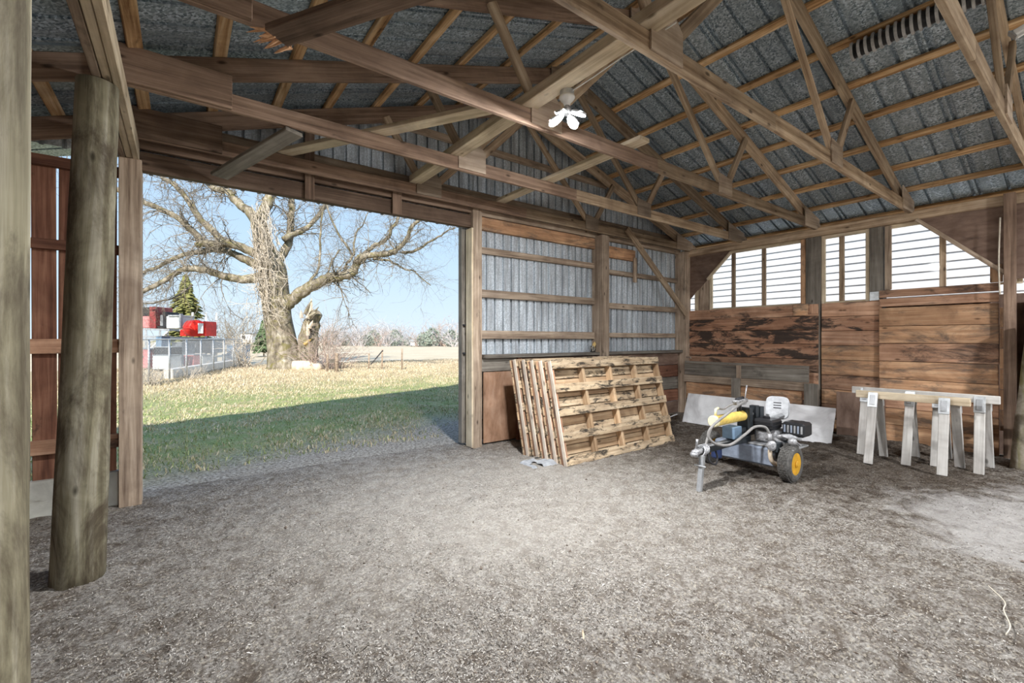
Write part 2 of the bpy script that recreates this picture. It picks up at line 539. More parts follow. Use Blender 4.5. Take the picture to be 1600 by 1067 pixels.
# lawn: bare edge, green turf, straw coloured grass further off
M_lawn, n, b = newmat('lawn')
p = pos_vec(n)
sp = n.nodes.new('ShaderNodeSeparateXYZ'); L(n, p, sp.inputs[0])
n1 = noise_tex(n, p, 0.5, 7, 0.65, 0.6)
n2 = noise_tex(n, p, 2.2, 8, 0.75, 0.8)
n3 = noise_tex(n, p, 30.0, 4, 0.7)
green = ramp(n, n3, [(0.3, (0.12, 0.165, 0.06)), (0.55, (0.28, 0.34, 0.135)), (0.75, (0.46, 0.49, 0.24))]).outputs[0]
dry = ramp(n, n3, [(0.3, (0.30, 0.235, 0.14)), (0.55, (0.47, 0.39, 0.25)), (0.75, (0.62, 0.54, 0.38))]).outputs[0]
dirt = ramp(n, n3, [(0.34, (0.10, 0.085, 0.07)), (0.48, (0.30, 0.27, 0.23)), (0.66, (0.55, 0.515, 0.455))]).outputs[0]
yy = mathn(n, 'ADD', sp.outputs[1], mathn(n, 'MULTIPLY', mathn(n, 'SUBTRACT', n2, 0.5), 7.0))
yd = n.nodes.new('ShaderNodeMapRange'); yd.inputs['From Min'].default_value = 11.5; yd.inputs['From Max'].default_value = 17.5; L(n, yy, yd.inputs['Value'])
patch = ramp(n, n2, [(0.44, (0, 0, 0)), (0.62, (0.9,) * 3)]).outputs[0]
fac = mathn(n, 'MAXIMUM', yd.outputs[0], patch)
c1 = mixc(n, fac, green, dry)
ye = mathn(n, 'ADD', mathn(n, 'ADD', sp.outputs[1], mathn(n, 'MULTIPLY', sp.outputs[0], -0.28)), mathn(n, 'MULTIPLY', mathn(n, 'SUBTRACT', n2, 0.5), 2.4))
yb = n.nodes.new('ShaderNodeMapRange'); yb.inputs['From Min'].default_value = 7.3; yb.inputs['From Max'].default_value = 5.8; L(n, ye, yb.inputs['Value'])
c2 = mixc(n, yb.outputs[0], c1, dirt)
L(n, c2, b.inputs['Base Color'])
b.inputs['Roughness'].default_value = 0.95
b.inputs['Specular IOR Level'].default_value = 0.1
bump(n, b, n3, 0.6, 0.02)

M_field, n, b = newmat('dry field')
p = pos_vec(n)
n2 = noise_tex(n, p, 0.25, 9, 0.7, 0.4)
n3 = noise_tex(n, p, 4.0, 6, 0.7)
c1 = ramp(n, n2, [(0.3, (0.56, 0.47, 0.33)), (0.7, (0.72, 0.63, 0.48))]).outputs[0]
c1 = mixc(n, ramp(n, n3, [(0.35, (0.3,) * 3), (0.6, (0, 0, 0))]).outputs[0], c1, (0.38, 0.30, 0.19))
L(n, c1, b.inputs['Base Color'])
b.inputs['Roughness'].default_value = 0.95
b.inputs['Specular IOR Level'].default_value = 0.05

# loose straw, grass: colour carried per piece
def attr_mat(name, rough=0.9):
    m, n, b = newmat(name)
    a = n.nodes.new('ShaderNodeAttribute'); a.attribute_name = 'tint'
    L(n, a.outputs['Color'], b.inputs['Base Color'])
    b.inputs['Roughness'].default_value = rough
    b.inputs['Specular IOR Level'].default_value = 0.15
    return m
M_straw = attr_mat('loose straw')
M_blade = attr_mat('grass blades')

# ------------------------------------------------------------------ ground
def gz(x, y):
    """height of the trodden floor"""
    v = Vector((x, y, 0))
    z = 0.030 * noise.noise(v * 0.9) + 0.020 * noise.noise(v * 2.7 + Vector((9, 3, 0)))
    z += 0.012 * noise.noise(v * 7.0) + 0.010 * noise.noise(v * 15.0 + Vector((1, 7, 0))) + 0.008 * noise.noise(v * 31.0)
    return z


def grid(name, x0, x1, y0, y1, st, fn, mat):
    nx = int(round((x1 - x0) / st)) + 1; ny = int(round((y1 - y0) / st)) + 1
    xs = np.linspace(x0, x1, nx); ys = np.linspace(y0, y1, ny)
    V = [(x, y, fn(x, y)) for y in ys for x in xs]
    F = [(j * nx + i, j * nx + i + 1, (j + 1) * nx + i + 1, (j + 1) * nx + i) for j in range(ny - 1) for i in range(nx - 1)]
    return mesh(name, V, F, mat, None, None, True)


def floor_h(x, y):
    z = gz(x, y)
    # heaps of litter pushed up along the right wall
    z += 0.05 * max(0, min(1, (x - 6.6) / 1.3)) * (0.6 + noise.noise(Vector((x * 2, y * 2, 5))))
    if y > 5.0: z *= max(0, 1 - (y - 5.0) / 0.7)
    return z
fl = grid('floor', -3.4, 8.6, -1.0, 5.7, 0.022, floor_h, M_dirt)
tag(fl, 'grey brown dirt floor littered with straw inside the barn', 'floor', None, 'structure')
fb = grid('floor', -3.4, 8.6, -8.0, -1.0, 0.25, lambda x, y: gz(x, y) - 0.005, M_dirt)
tag(fb, 'dirt floor of the barn behind the viewer', 'floor', None, 'structure')


def lawn_h(x, y):
    k = max(0, min(1, (y - 5.7) / 2))
    z = k * (0.05 * noise.noise(Vector((x * .5, y * .5, 1))) + 0.03 * noise.noise(Vector((x * 2, y * 2, 1))))
    return z - 0.004
lw = grid('lawn', -14, 30, 5.68, 30, 0.22, lawn_h, M_lawn)
tag(lw, 'lawn turning from shaded green to straw yellow outside the doorway', 'lawn', None, 'structure')
fd = mesh('field', [(-300, -120, -0.06), (400, -120, -0.06), (400, 700, -0.06), (-300, 700, -0.06)], [(0, 1, 2, 3)], M_field)
tag(fd, 'dry pale field stretching to the treeline', 'field', None, 'structure')


def strips(name, P, ang, Ln, Wd, tilt, tint, mat):
    """many small flat slivers, two triangles each"""
    k = len(P)
    d = np.stack([np.cos(ang) * np.cos(tilt), np.sin(ang) * np.cos(tilt), np.sin(tilt)], 1) * (Ln / 2)[:, None]
    s = np.stack([-np.sin(ang), np.cos(ang), np.zeros(k)], 1) * (Wd / 2)[:, None]
    s[:, 2] += Wd * 0.25
    V = np.stack([P - d - s, P + d - s, P + d + s, P - d + s], 1).reshape(-1, 3)
    me = bpy.data.meshes.new(name)
    me.vertices.add(4 * k); me.vertices.foreach_set('co', V.astype(np.float32).ravel())
    me.loops.add(4 * k); me.loops.foreach_set('vertex_index', np.arange(4 * k, dtype=np.int32))
    me.polygons.add(k); me.polygons.foreach_set('loop_start', np.arange(0, 4 * k, 4, dtype=np.int32))
    me.update(calc_edges=True)
    at = me.attributes.new('tint', 'FLOAT_COLOR', 'POINT')
    t4 = np.concatenate([np.repeat(tint, 4, 0), np.ones((4 * k, 1))], 1)
    at.data.foreach_set('color', t4.astype(np.float32).ravel())
    me.materials.append(mat)
    o = bpy.data.objects.new(name, me)
    return link(o, I4)


rng = np.random.default_rng(5)
K = 420000
# denser near the standpoint, thinner far away
r = 0.9 + 7.6 * rng.random(K) ** 1.35
th = rng.uniform(-0.55, 1.62, K)          # angle from +Y towards +X
sxp = r * np.sin(th); syp = r * np.cos(th)
ok = (sxp > -2.9) & (sxp < 8.3) & (syp < 5.6 + 1.7 * rng.random(len(syp))) & (syp > -0.9) & ((syp < 5.3) | ((sxp > -.25) & (sxp < 3.2)))
sxp, syp = sxp[ok], syp[ok]
cl = np.array([noise.noise(Vector((x * 1.3, y * 1.3, 7))) + 0.6 * noise.noise(Vector((x * 5, y * 5, 2))) for x, y in zip(sxp, syp)])
ok = rng.random(len(sxp)) < np.clip(0.50 + 1.0 * cl, 0.05, 1)
sxp, syp = sxp[ok], syp[ok]
szp = np.array([floor_h(x, y) for x, y in zip(sxp, syp)]) + rng.uniform(0.000, 0.008, len(sxp))
k = len(sxp)
pal = np.array([(0.55, 0.52, 0.47), (0.40, 0.37, 0.33), (0.66, 0.635, 0.59), (0.23, 0.195, 0.165), (0.075, 0.06, 0.05), (0.47, 0.415, 0.34)])
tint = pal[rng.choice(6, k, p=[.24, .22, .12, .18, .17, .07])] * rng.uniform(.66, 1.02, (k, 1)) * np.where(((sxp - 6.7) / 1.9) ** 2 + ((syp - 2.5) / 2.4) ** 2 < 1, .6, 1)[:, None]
ln = rng.uniform(0.004, 0.0145, k) * np.where(rng.random(k) < .03, 2.6, 1)
so = strips('straw_litter', np.stack([sxp, syp, szp], 1), rng.uniform(0, 6.28, k), ln, rng.uniform(0.0014, 0.0038, k),
            rng.normal(0, .3, k), tint, M_straw)
tag(so, 'loose straw and wood chips scattered over the barn floor', 'straw', None, 'stuff')

# clods of dry dirt
cv, cf = [], []
for i in range(3600):
    rr_ = 0.9 + 7 * random.random() ** 1.2; a = random.uniform(-.5, 1.6)
    x, y = rr_ * math.sin(a), rr_ * math.cos(a)
    if not (-2.9 < x < 8.1 and y < 5.1): continue
    if noise.noise(Vector((x * 1.6, y * 1.6, 3))) < random.uniform(-.25, .45): continue
    s = random.uniform(.003, .009) * (2.0 if random.random() < .04 else 1)
    z = floor_h(x, y) + s * .3
    q = len(cv)
    for d in ((1, 0, 0), (0, 1, 0), (-1, 0, 0), (0, -1, 0), (0, 0, .7), (0, 0, -.7)):
        f_ = s * random.uniform(.7, 1.4)
        cv.append((x + d[0] * f_ + random.uniform(-.3, .3) * s, y + d[1] * f_ + random.uniform(-.3, .3) * s, z + d[2] * f_))
    for t in ((0, 1, 4), (1, 2, 4), (2, 3, 4), (3, 0, 4), (1, 0, 5), (2, 1, 5), (3, 2, 5), (0, 3, 5)):
        cf.append(tuple(q + j for j in t))
M_clod = plain('dark dirt clods', (0.16, 0.125, 0.10), 0.95, 0, 0.4, 5)
tag(mesh('dirt_clods', cv, cf, M_clod), 'small dark dirt clods strewn over the floor', 'dirt', None, 'stuff')

# grass blades outside
K = 150000
gy = 6.2 + 17 * rng.random(K) ** 1.5
gx = rng.uniform(-4, 16, K)
ok = (gx > -0.25 * gy - 0.5 + 0.9) & (gx < 0.70 * gy + 0.8)
gx, gy = gx[ok], gy[ok]
gn = np.array([noise.noise(Vector((x * .9, y * .9, 4))) + .5 * noise.noise(Vector((x * 3, y * 3, 6))) for x, y in zip(gx, gy)])
ok = rng.random(len(gx)) < np.clip(.75 + .7 * gn, .1, 1) * np.clip((gy - .28 * gx - 5.5 + gn) / 1.8, 0, 1)
gx, gy, gn = gx[ok], gy[ok], gn[ok]
k = len(gx)
dry = np.clip((gy + 5 * gn - 11.5) / 5.5, 0, 1) > rng.random(k)
dry |= rng.random(k) < .22 + .5 * (gn > .12)
tg = np.array([(0.20, 0.25, 0.10), (0.29, 0.34, 0.14), (0.39, 0.42, 0.20)])[rng.integers(0, 3, k)]
td = np.array([(0.46, 0.38, 0.23), (0.58, 0.49, 0.32), (0.66, 0.58, 0.42)])[rng.integers(0, 3, k)]
tint = np.where(dry[:, None], td, tg) * rng.uniform(.85, 1.15, (k, 1))
hh = rng.uniform(.025, .07, k) * np.where(gy > 14, 1.5, 1)
gzz = np.array([lawn_h(x, y) for x, y in zip(gx, gy)]) + hh * .35
go = strips('grass', np.stack([gx, gy, gzz], 1), rng.uniform(0, 6.28, k), hh, rng.uniform(.005, .012, k), rng.uniform(.5, 1.4, k), tint, M_blade)
tag(go, 'short patchy grass blades on the lawn outside the doorway', 'grass', None, 'stuff')

K = 60000
ty = rng.uniform(16, 29.5, K); tx = rng.uniform(-3, 22, K)
ok = (tx > -0.10 * ty + .4) & (tx < 0.66 * ty + .5)
tx, ty = tx[ok], ty[ok]
tn = np.array([noise.noise(Vector((x * .5, y * .5, 8))) for x, y in zip(tx, ty)])
ok = rng.random(len(tx)) < np.clip((ty - 17.5) / 6 + tn, 0, 1)
tx, ty = tx[ok], ty[ok]
k = len(tx)
tint = np.array([(0.54, 0.46, 0.33), (0.66, 0.58, 0.44), (0.48, 0.39, 0.28)])[rng.integers(0, 3, k)] * rng.uniform(.85, 1.15, (k, 1))
hh = rng.uniform(.04, .12, k)
to = strips('dry_grass', np.stack([tx, ty, np.array([lawn_h(x, y) for x, y in zip(tx, ty)]) + hh * .4], 1), rng.uniform(0, 6.28, k), hh, rng.uniform(.008, .018, k), rng.uniform(.8, 1.5, k), tint, M_blade)
tag(to, 'taller straw coloured grass at the edge of the field', 'grass', None, 'stuff')

# ------------------------------------------------------------------ roof
RX, EAVE, SL = 4.0, 3.31, 0.336      # ridge x, underside of rafter at the bearing, slope
HALF = 4.4


def raf(x):                          # underside of the rafters
    return EAVE + SL * (HALF - abs(x - RX))


RD = 0.185                           # rafter depth (vertical)
ceil = struct('ceiling', 'galvanised sheet metal roof on orange purlins', 'roof', (RX, 2, 5))


def roof_sheet(side, y0, wd):
    """one ribbed sheet; local x runs down the slope, local y along the ridge"""
    x_end = 8.95 if side > 0 else -3.5
    L_ = abs(x_end - RX) * math.sqrt(1 + SL * SL)
    prof = [(0, 0)]
    rib = lambda c: [(c - .018, 0), (c - .012, .034), (c + .012, .034), (c + .018, 0)]
    prof += rib(.035) + rib(.095) + rib(.285) + rib(.53) + [(wd, 0)]
    n_ = len(prof)
    V, F = [], []
    for x in (0, L_ / 3, 2 * L_ / 3, L_):
        for y, z in prof: V.append((x, y, z))
        for y, z in prof: V.append((x, y, z + .004))
    for s in range(3):
        for i in range(n_ - 1):
            a = s * 2 * n_ + i; c = a + 2 * n_
            F.append((a, a + 1, c + 1, c)); F.append((a + n_, c + n_, c + n_ + 1, a + n_ + 1))
    top = raf(RX) + RD + .045
    d = Vector((side, 0, -SL)).normalized()
    yv = Vector((0, 1, 0))
    zv = d.cross(yv)
    if zv.z < 0: zv = -zv
    M = Matrix((d, yv, zv)).transposed().to_4x4()
    M.translation = Vector((RX, y0, top))
    return mesh('roof_sheet', V, F, M_roof, ceil, M)
y = -8.0
while y < 5.6:
    for s in (1, -1):
        roof_sheet(s, y, .765)
    y += .755
top = raf(RX) + RD + .045
prism('ridge_cap', [(-.25, -.25 * SL), (0, 0), (.25, -.25 * SL), (.25, -.25 * SL + .02), (0, .025), (-.25, -.25 * SL + .02)], 13.7, M_roof, ceil,
      Matrix.Translation((RX, -1.15, top + .025)))
px = [8.70, 8.17, 7.63, 7.09, 6.55, 6.0, 5.44, 4.87, 4.24]
for x in px:
    nx = Vector((SL, 0, 1)).normalized()
    z = raf(x) + RD + .02
    beam('purlin', (x, -8, z), (x, 5.5, z), .09, .04, M_purlin, ceil, nx)
for x in (3.72, 3.02, 2.42, 1.87, 1.32, .80, .25, -.26, -.82, -1.38, -1.95, -2.5, -3.1):
    nx = Vector((-SL, 0, 1)).normalized()
    z = raf(x) + RD + .02
    beam('purlin', (x, -8, z), (x, 5.5, z), .09, .04, M_purlin, ceil, nx)

# ------------------------------------------------------------------ trusses
CH = 3.29                              # underside of the bottom chords


def truss(yc, label, leftmat, sister=True):
    t = thing('roof_truss', label, 'truss', (RX, yc, CH), 'roof trusses along the barn')
    th_ = .04
    up = (0, 0, 1)
    # rafters (the left ones run on over the side aisle)
    c_ = RD / 2
    rr2 = RX + .0
    beam('top_chord', (RX, yc, raf(RX) + c_ - .005), (8.62, yc, raf(8.62) + c_), th_, RD * .95, M_truss, t)
    beam('top_chord', (RX, yc, raf(RX) + c_ - .005), (-3.3, yc, raf(-3.3) + c_), th_, RD * .95, leftmat, t)
    yb = yc - .041
    # bottom chord in two lengths
    beam('bottom_chord', (-.42, yb, CH + .07), (4.1, yb, CH + .07), th_, .14, leftmat if yc > 2.5 else M_truss, t)
    beam('bottom_chord', (4.1, yb, CH + .07), (8.42, yb, CH + .07), th_, .14, M_truss, t)
    # webs
    for s in (-1, 1):
        nx_ = RX + s * 1.475
        beam('web', (nx_ - s * .04, yb, CH + .12), (RX + s * .03, yb, raf(RX) + .02), th_, .09, M_truss, t)
        beam('web', (nx_ + s * .06, yb, CH + .12), (RX + s * 2.03, yb, raf(RX + s * 2.03) + .05), th_, .09, M_truss, t)
        prism('gusset_plate', [(-.17, .0), (.17, .0), (.17, .22), (.06, .33), (-.06, .33), (-.17, .22)] if s < 0 else
              [(-.15, .0), (.15, .0), (.15, .2), (-.15, .24)], .014, M_plate, t,
              Matrix.Translation((nx_, yb - .028, CH + .02)))
    prism('ridge_plate', [(-.32, -.13), (.32, -.13), (.32, .04), (0, .16), (-.32, .04)], .014, M_plate, t, Matrix.Translation((RX, yb - .0, raf(RX) + .05)))
    prism('heel_plate', [(-.42, 0), (.12, 0), (.12, .17), (-.42, .30)], .014, M_plate, t, Matrix.Translation((8.3, yb - .028, CH)))
    if sister:
        beam('heel_board', (-.40, yb - .042, CH + .135), (.325, yb - .042, CH + .135), .04, .26, M_trussd, t)
    return t
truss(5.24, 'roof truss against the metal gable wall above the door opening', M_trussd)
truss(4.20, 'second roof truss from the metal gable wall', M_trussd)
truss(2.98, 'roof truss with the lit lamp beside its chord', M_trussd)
truss(1.80, 'roof truss just in front of the lamp, heel above the right windows', M_truss, False)
truss(0.60, 'nearest roof truss, its pale chord dropping at the right edge', M_truss, False)

# ------------------------------------------------------------------ gable wall (metal siding)
GY = 5.40
wb = struct('wall_back', 'gable wall of ribbed galvanised sheet on wooden girts', 'wall', (5.8, GY, 0))


def wall_sheet(x0, wd, z0, M=M_siding):
    prof = []
    kx = x0
    nr = int(round(wd / .15))
    prof.append((0, 0))
    for i in range(nr):
        c0 = (i + .5) * wd / nr
        prof += [(c0 - .017, 0), (c0 - .014, .036), (c0 + .014, .036), (c0 + .017, 0)]
    prof.append((wd, 0))
    V, F = [], []
    n_ = len(prof)
    ztop = lambda x: raf(min(max(x, -3.4), 8.8)) + RD + .03
    for x, d in prof: V.append((x, d, 0))
    for x, d in prof: V.append((x, d, ztop(x0 + x) - z0))
    for x, d in prof: V.append((x, d + .004, 0))
    for x, d in prof: V.append((x, d + .004, ztop(x0 + x) - z0))
    for i in range(n_ - 1):
        F.append((i, i + 1, i + 1 + n_, i + n_))
        a = i + 2 * n_
        F.append((a, a + n_, a + n_ + 1, a + 1))
    return mesh('wall_sheet', V, F, M, wb, Matrix.Translation((x0, GY + .05, z0)))
x = 3.34
while x < 8.5:
    wd = min(.75, 8.62 - x)
    wall_sheet(x, max(.15, wd), .35); x += .75
x = -3.4
wall_sheet(-3.4, 1.5, 3.17); wall_sheet(-1.9, 1.45, 3.17)
x = -.45
while x < 3.3:
    wall_sheet(x, .75 if x < 2.4 else .80, 3.06); x += .75
    if x > 3.2: break
# girts on the right hand part
for (z, hgt, m) in ((2.77, .09, M_girt), (2.155, .11, M_girt), (1.565, .12, M_girt)):
    block('girt', (3.40, GY - .02, z - hgt / 2), (5.76, GY + .045, z + hgt / 2), m, wb)
for (z, hgt, x1) in ((2.70, .085, 8.25), (2.10, .10, 8.2), (1.575, .085, 8.15)):
    block('girt', (5.93, GY - .02, z - hgt / 2), (x1, GY + .045, z + hgt / 2), M_girt, wb)
block('wall_header', (3.40, GY - .03, 3.06), (5.76, GY + .04, 3.24), M_orange, wb)
block('wall_header', (5.93, GY - .03, 2.96), (6.85, GY + .04, 3.16), M_orange, wb)
block('wall_header', (3.40, GY - .035, 3.25), (8.3, GY + .04, 3.34), M_girt, wb)
block('girt', (-.3, GY - .01, 3.50), (8.2, GY + .045, 3.59), M_girt, wb)
block('girt', (1.9, GY - .01, 4.18), (6.1, GY + .045, 4.27), M_girt, wb)
block('cleat', (6.78, GY - .06, 2.56), (6.86, GY - .022, 3.02), M_girt, wb)
# posts
block('wall_post', (5.76, GY - .20, -.05), (5.93, GY + .045, 3.28), M_girt, wb)
block('wall_post', (8.22, GY - .20, -.05), (8.40, GY + .045, 3.28), M_girt, wb)
# gable studs over the opening
block('gable_stud', (1.10, GY - .09, 3.05), (1.20, GY - .06, 3.98), M_trussd, wb)
block('gable_stud', (2.10, GY - .09, 3.05), (2.22, GY - .06, 3.46), M_trussd, wb)
beam('knee_brace', (6.30, 5.13, 3.44), (8.12, 5.13, 2.0), .04, .12, M_truss, wb, (0, 0, 1))
# ledge and kickboards along the bottom
block('ledge', (3.42, GY - .14, 1.23), (8.22, GY + .045, 1.28), M_grey, wb)
block('kickboard', (3.42, GY - .06, 1.04), (4.15, GY - .02, 1.225), M_grey, wb)
block('kick_panel', (3.46, GY - .05, .02), (4.03, GY - .025, 1.03), M_ply, wb, axis=2)
block('stile', (4.035, GY - .10, .0), (4.11, GY - .03, 1.226), M_darkred, wb)
for i in range(5):
    block('kickboard', (4.16, GY - .045, .01 + i * .245), (8.20, GY - .005, .245 + i * .245), (M_plydark, M_darkred, M_grey, M_darkred, M_plydark)[i], wb)
for i in range(4):
    z = .42 + i * .24
    tube('peg', [(8.24, 5.19, z), (8.17, 5.06, z + .005), (8.12, 5.02, z - .015)], .008, M_galvpost, wb, 6)

# door opening: header beam, jambs
hd = struct('trim_1', 'dark timber header beam across the top of the wide door opening', 'beam', (1.5, GY, 3.06))
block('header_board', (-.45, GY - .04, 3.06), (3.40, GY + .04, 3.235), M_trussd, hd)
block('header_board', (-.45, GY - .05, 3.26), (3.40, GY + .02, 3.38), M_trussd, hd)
jb = struct('trim_2', 'brown square post on the left side of the door opening', 'post', (-.35, GY, 0))
block('jamb_post', (-.445, GY - .09, -.03), (-.285, GY + .07, 3.14), M_girt, jb)
jr = struct('trim_3', 'brown square post on the right side of the door opening', 'post', (3.33, GY, 0))
block('jamb_post', (3.255, GY - .10, -.03), (3.40, GY + .06, 3.34), M_girt, jr)
block('lit_face_strip', (3.225, GY - .11, .0), (3.252, GY + .05, 3.04), M_pale, jr)  # pale strip stands in for daylight on the post's left face
dr = struct('door_1', 'open sliding door standing behind the right post, with a pull handle', 'door', (4, GY + .16, 0))
block('door_stile', (3.19, GY + .10, .03), (3.38, GY + .20, 3.10), M_grey, dr)
for i in range(4):
    block('door_board', (3.39 + i * .72, GY + .14, .03), (4.10 + i * .72, GY + .18, 3.10), M_grey, dr, axis=2)
hdl = tube('door_handle', [(3.31, GY + .06, 1.28), (3.31, GY + .06, 1.72)], .012, M_galvpost, dr, 8)
for z in (1.30, 1.70):
    block('handle_bracket', (3.20, GY + .055, z - .012), (3.34, GY + .102, z + .012), M_iron, hdl)

# left: boarded end of the side aisle
wl = struct('wall_left', 'gappy wall of upright dark red boards left of the door opening', 'wall', (-1.5, GY, 0))
x = -.455
wds = [.165, .205, .15, .185, .20, .17, .19, .21, .18, .2, .17, .19, .2, .18, .2]
for i, wd in enumerate(wds):
    gap = .011 if i else .016
    x1 = x - gap; x0 = x1 - wd
    t_ = random.uniform(-.006, .006)
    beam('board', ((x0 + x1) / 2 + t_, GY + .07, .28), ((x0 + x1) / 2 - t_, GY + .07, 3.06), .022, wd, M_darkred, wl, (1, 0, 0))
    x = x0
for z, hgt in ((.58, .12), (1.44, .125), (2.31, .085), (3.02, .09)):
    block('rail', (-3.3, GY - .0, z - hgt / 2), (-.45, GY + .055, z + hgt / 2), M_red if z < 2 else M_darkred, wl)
block('footing', (-3.3, GY + .0, -.02), (-.45, GY + .09, .30), M_base, wl)
wa = struct('wall_aisle', 'boarded outer wall of the side aisle', 'wall', (-3.4, -2, 0))
for i in range(14):
    block('aisle_board', (-3.42, -8 + i * .97, .02), (-3.38, -8 + i * .97 + .955, 3.0), M_darkred, wa, axis=2)

# carrying beam on round poles
bm_ = thing('carrying_beam', 'triple ply timber beam resting on the round poles at the left', 'beam', (-.37, 2, 3.13))
for i in range(3):
    block('ply', (-.445 + i * .049, -8, 3.135 + (.008 if i == 1 else 0)), (-.400 + i * .049, 5.33, 3.29), (M_girt, M_pale, M_pale)[i], bm_)


def pole(name, label, p0, p1, r0, r1, mat, seed, n=28):
    p0, p1 = Vector(p0), Vector(p1)
    pts, rad = [], []
    for i in range(31):
        pts.append(p0.lerp(p1, i / 30))
    d = (p1 - p0)
    M = frame(p0, d, (1, 0, 0))
    V, F = [], []
    Ln = d.length
    for i in range(31):
        r_ = r0 + (r1 - r0) * i / 30
        for k in range(n):
            a = 2 * math.pi * k / n
            q = 1 + .045 * noise.noise(Vector((math.cos(a) * 1.6 + seed, math.sin(a) * 1.6, i * .16))) + .02 * noise.noise(Vector((math.cos(a) * 6, math.sin(a) * 6 + seed, i * .3)))
            V.append((Ln * i / 30, math.cos(a) * r_ * q, math.sin(a) * r_ * q))
    for i in range(30):
        for k in range(n):
            a = i * n + k; b2 = i * n + (k + 1) % n
            F.append((a, b2, b2 + n, a + n))
    F.append(tuple(reversed(range(n)))); F.append(tuple(30 * n + k for k in range(n)))
    o = mesh(name, V, F, mat, None, M, True)
    recalc(o)
    return tag(o, label, 'pole')
pole('round_pole', 'thick round timber pole standing free in front of the plank wall', (-.515, 3.866, -.05), (-.425, 3.872, 3.13), .131, .103, M_pole, 1)
pole('round_pole', 'round greenish pole at the left edge, nearest the viewer', (-.425, 1.50, -.05), (-.418, 1.50, 3.13), .142, .138, M_pole, 5)
pole('bark_log', 'rough bark covered log standing upright at the right edge', (7.72, .60, -.03), (7.95, .52, 1.75), .15, .11, M_bark, 9, 20)

# ------------------------------------------------------------------ right wall with windows
WX = 8.40
wr = struct('wall_right', 'right wall of stained horizontal planks under a row of windows', 'wall', (WX, 2, 0))
block('top_plate', (WX - .06, -8, 3.18), (WX + .08, 5.38, 3.315), M_truss, wr)
block('top_plate', (WX - .02, -8, 3.05), (WX + .03, 0.6, 3.18), M_girt, wr)
# main posts
for (y0, y1, m, xo) in ((4.81, 5.03, M_girt, .0), (2.88, 3.09, M_grey, -.02), (2.07, 2.23, M_grey, -.02)):
    block('wall_post', (WX + xo, y0, -.05), (WX + .16, y1, 3.18), m, wr)
block('wall_post', (WX - .22, .74, -.05), (WX - .10, .84, 3.30), M_trussd, wr)
# planks, three bays
def planks(y0, y1, zs, mats, x0=WX - .04, x1=WX, jog=.006):
    for i in range(len(zs) - 1):
        j = random.uniform(0, jog)
        block('plank', (x0 - j, y0 + random.uniform(0, .006), zs[i] + .003), (x1, y1 - random.uniform(0, .006), zs[i + 1] - .003), mats[i % len(mats)], wr)
planks(2.90, 5.22, [0.0, .24, .48, .72, .95, 1.17, 1.42, 1.66, 1.88, 2.08], [M_red, M_plydark, M_red, M_red, M_red, M_stained, M_stained, M_stained, M_red])
planks(2.08, 2.86, [0, .22, .46, .70, .93, 1.17, 1.40, 1.63, 1.86, 2.08], [M_orange, M_red, M_orange, M_red, M_orange, M_orange, M_red, M_stained, M_red])
planks(.89, 2.10, [.02, .26, .50, .66, .924, 1.18, 1.44, 1.69, 1.96], [M_orange, M_orange, M_red], WX - .09, WX - .05)
planks(.89, 2.10, [1.975, 2.095], [M_red], WX - .09, WX - .05)
planks(.89, 2.10, [2.11, 2.22], [M_red], WX - .09, WX - .05)
planks(-1.2, .68, [0, .26, .5, .75, 1.0, 1.25, 1.5, 1.77, 2.05], [M_grey, M_plydark, M_darkred])
for (y0_, y1_, z1_) in ((.70, 2.06, 2.085), (2.06, 5.40, 2.07), (-1.2, .70, 2.07)):
    block('gap_block_sheet', (WX + .165, y0_, .0), (WX + .18, y1_, z1_), M_plydark, wr)  # unseen dark backing added to block daylight through the plank gaps
for i in range(6):
    block('batten', (WX - .085, .845, .35 + i * .26), (WX - .03, .885, .60 + i * .26), M_orange, wr)
block('patch_board', (WX - .055, 3.05, 1.90), (WX - .043, 3.27, 2.09), M_orange, wr)
block('patch_board', (WX - .055, 2.905, 1.92), (WX - .043, 3.02, 2.075), M_red, wr)
block('metal_patch', (WX - .062, 2.105, 2.08), (WX - .05, 2.22, 2.21), M_galvpost, wr)
# raised plank panel in the left bay
block('manger_board', (WX - .30, 2.95, .80), (WX - .265, 5.15, 1.02), M_grey, wr)
block('manger_board', (WX - .30, 2.95, 1.025), (WX - .265, 5.15, 1.07), M_grey, wr)
block('manger_board', (WX - .32, 2.86, .66), (WX - .28, 5.15, .795), M_girt, wr)
block('manger_board', (WX - .29, 3.05, .34), (WX - .26, 5.12, .655), M_orange, wr)
block('manger_post', (WX - .37, 2.80, -.02), (WX - .322, 2.99, .79), M_grey, wr)
block('manger_post', (WX - .37, 4.02, -.02), (WX - .322, 4.17, .80), M_grey, wr)
block('manger_post', (WX - .345, 4.02, .80), (WX - .302, 4.09, 1.03), M_girt, wr)
block('plywood_offcut', (WX - .14, 2.02, -.02), (WX - .10, 2.62, .68), M_plydark, wr, axis=2)
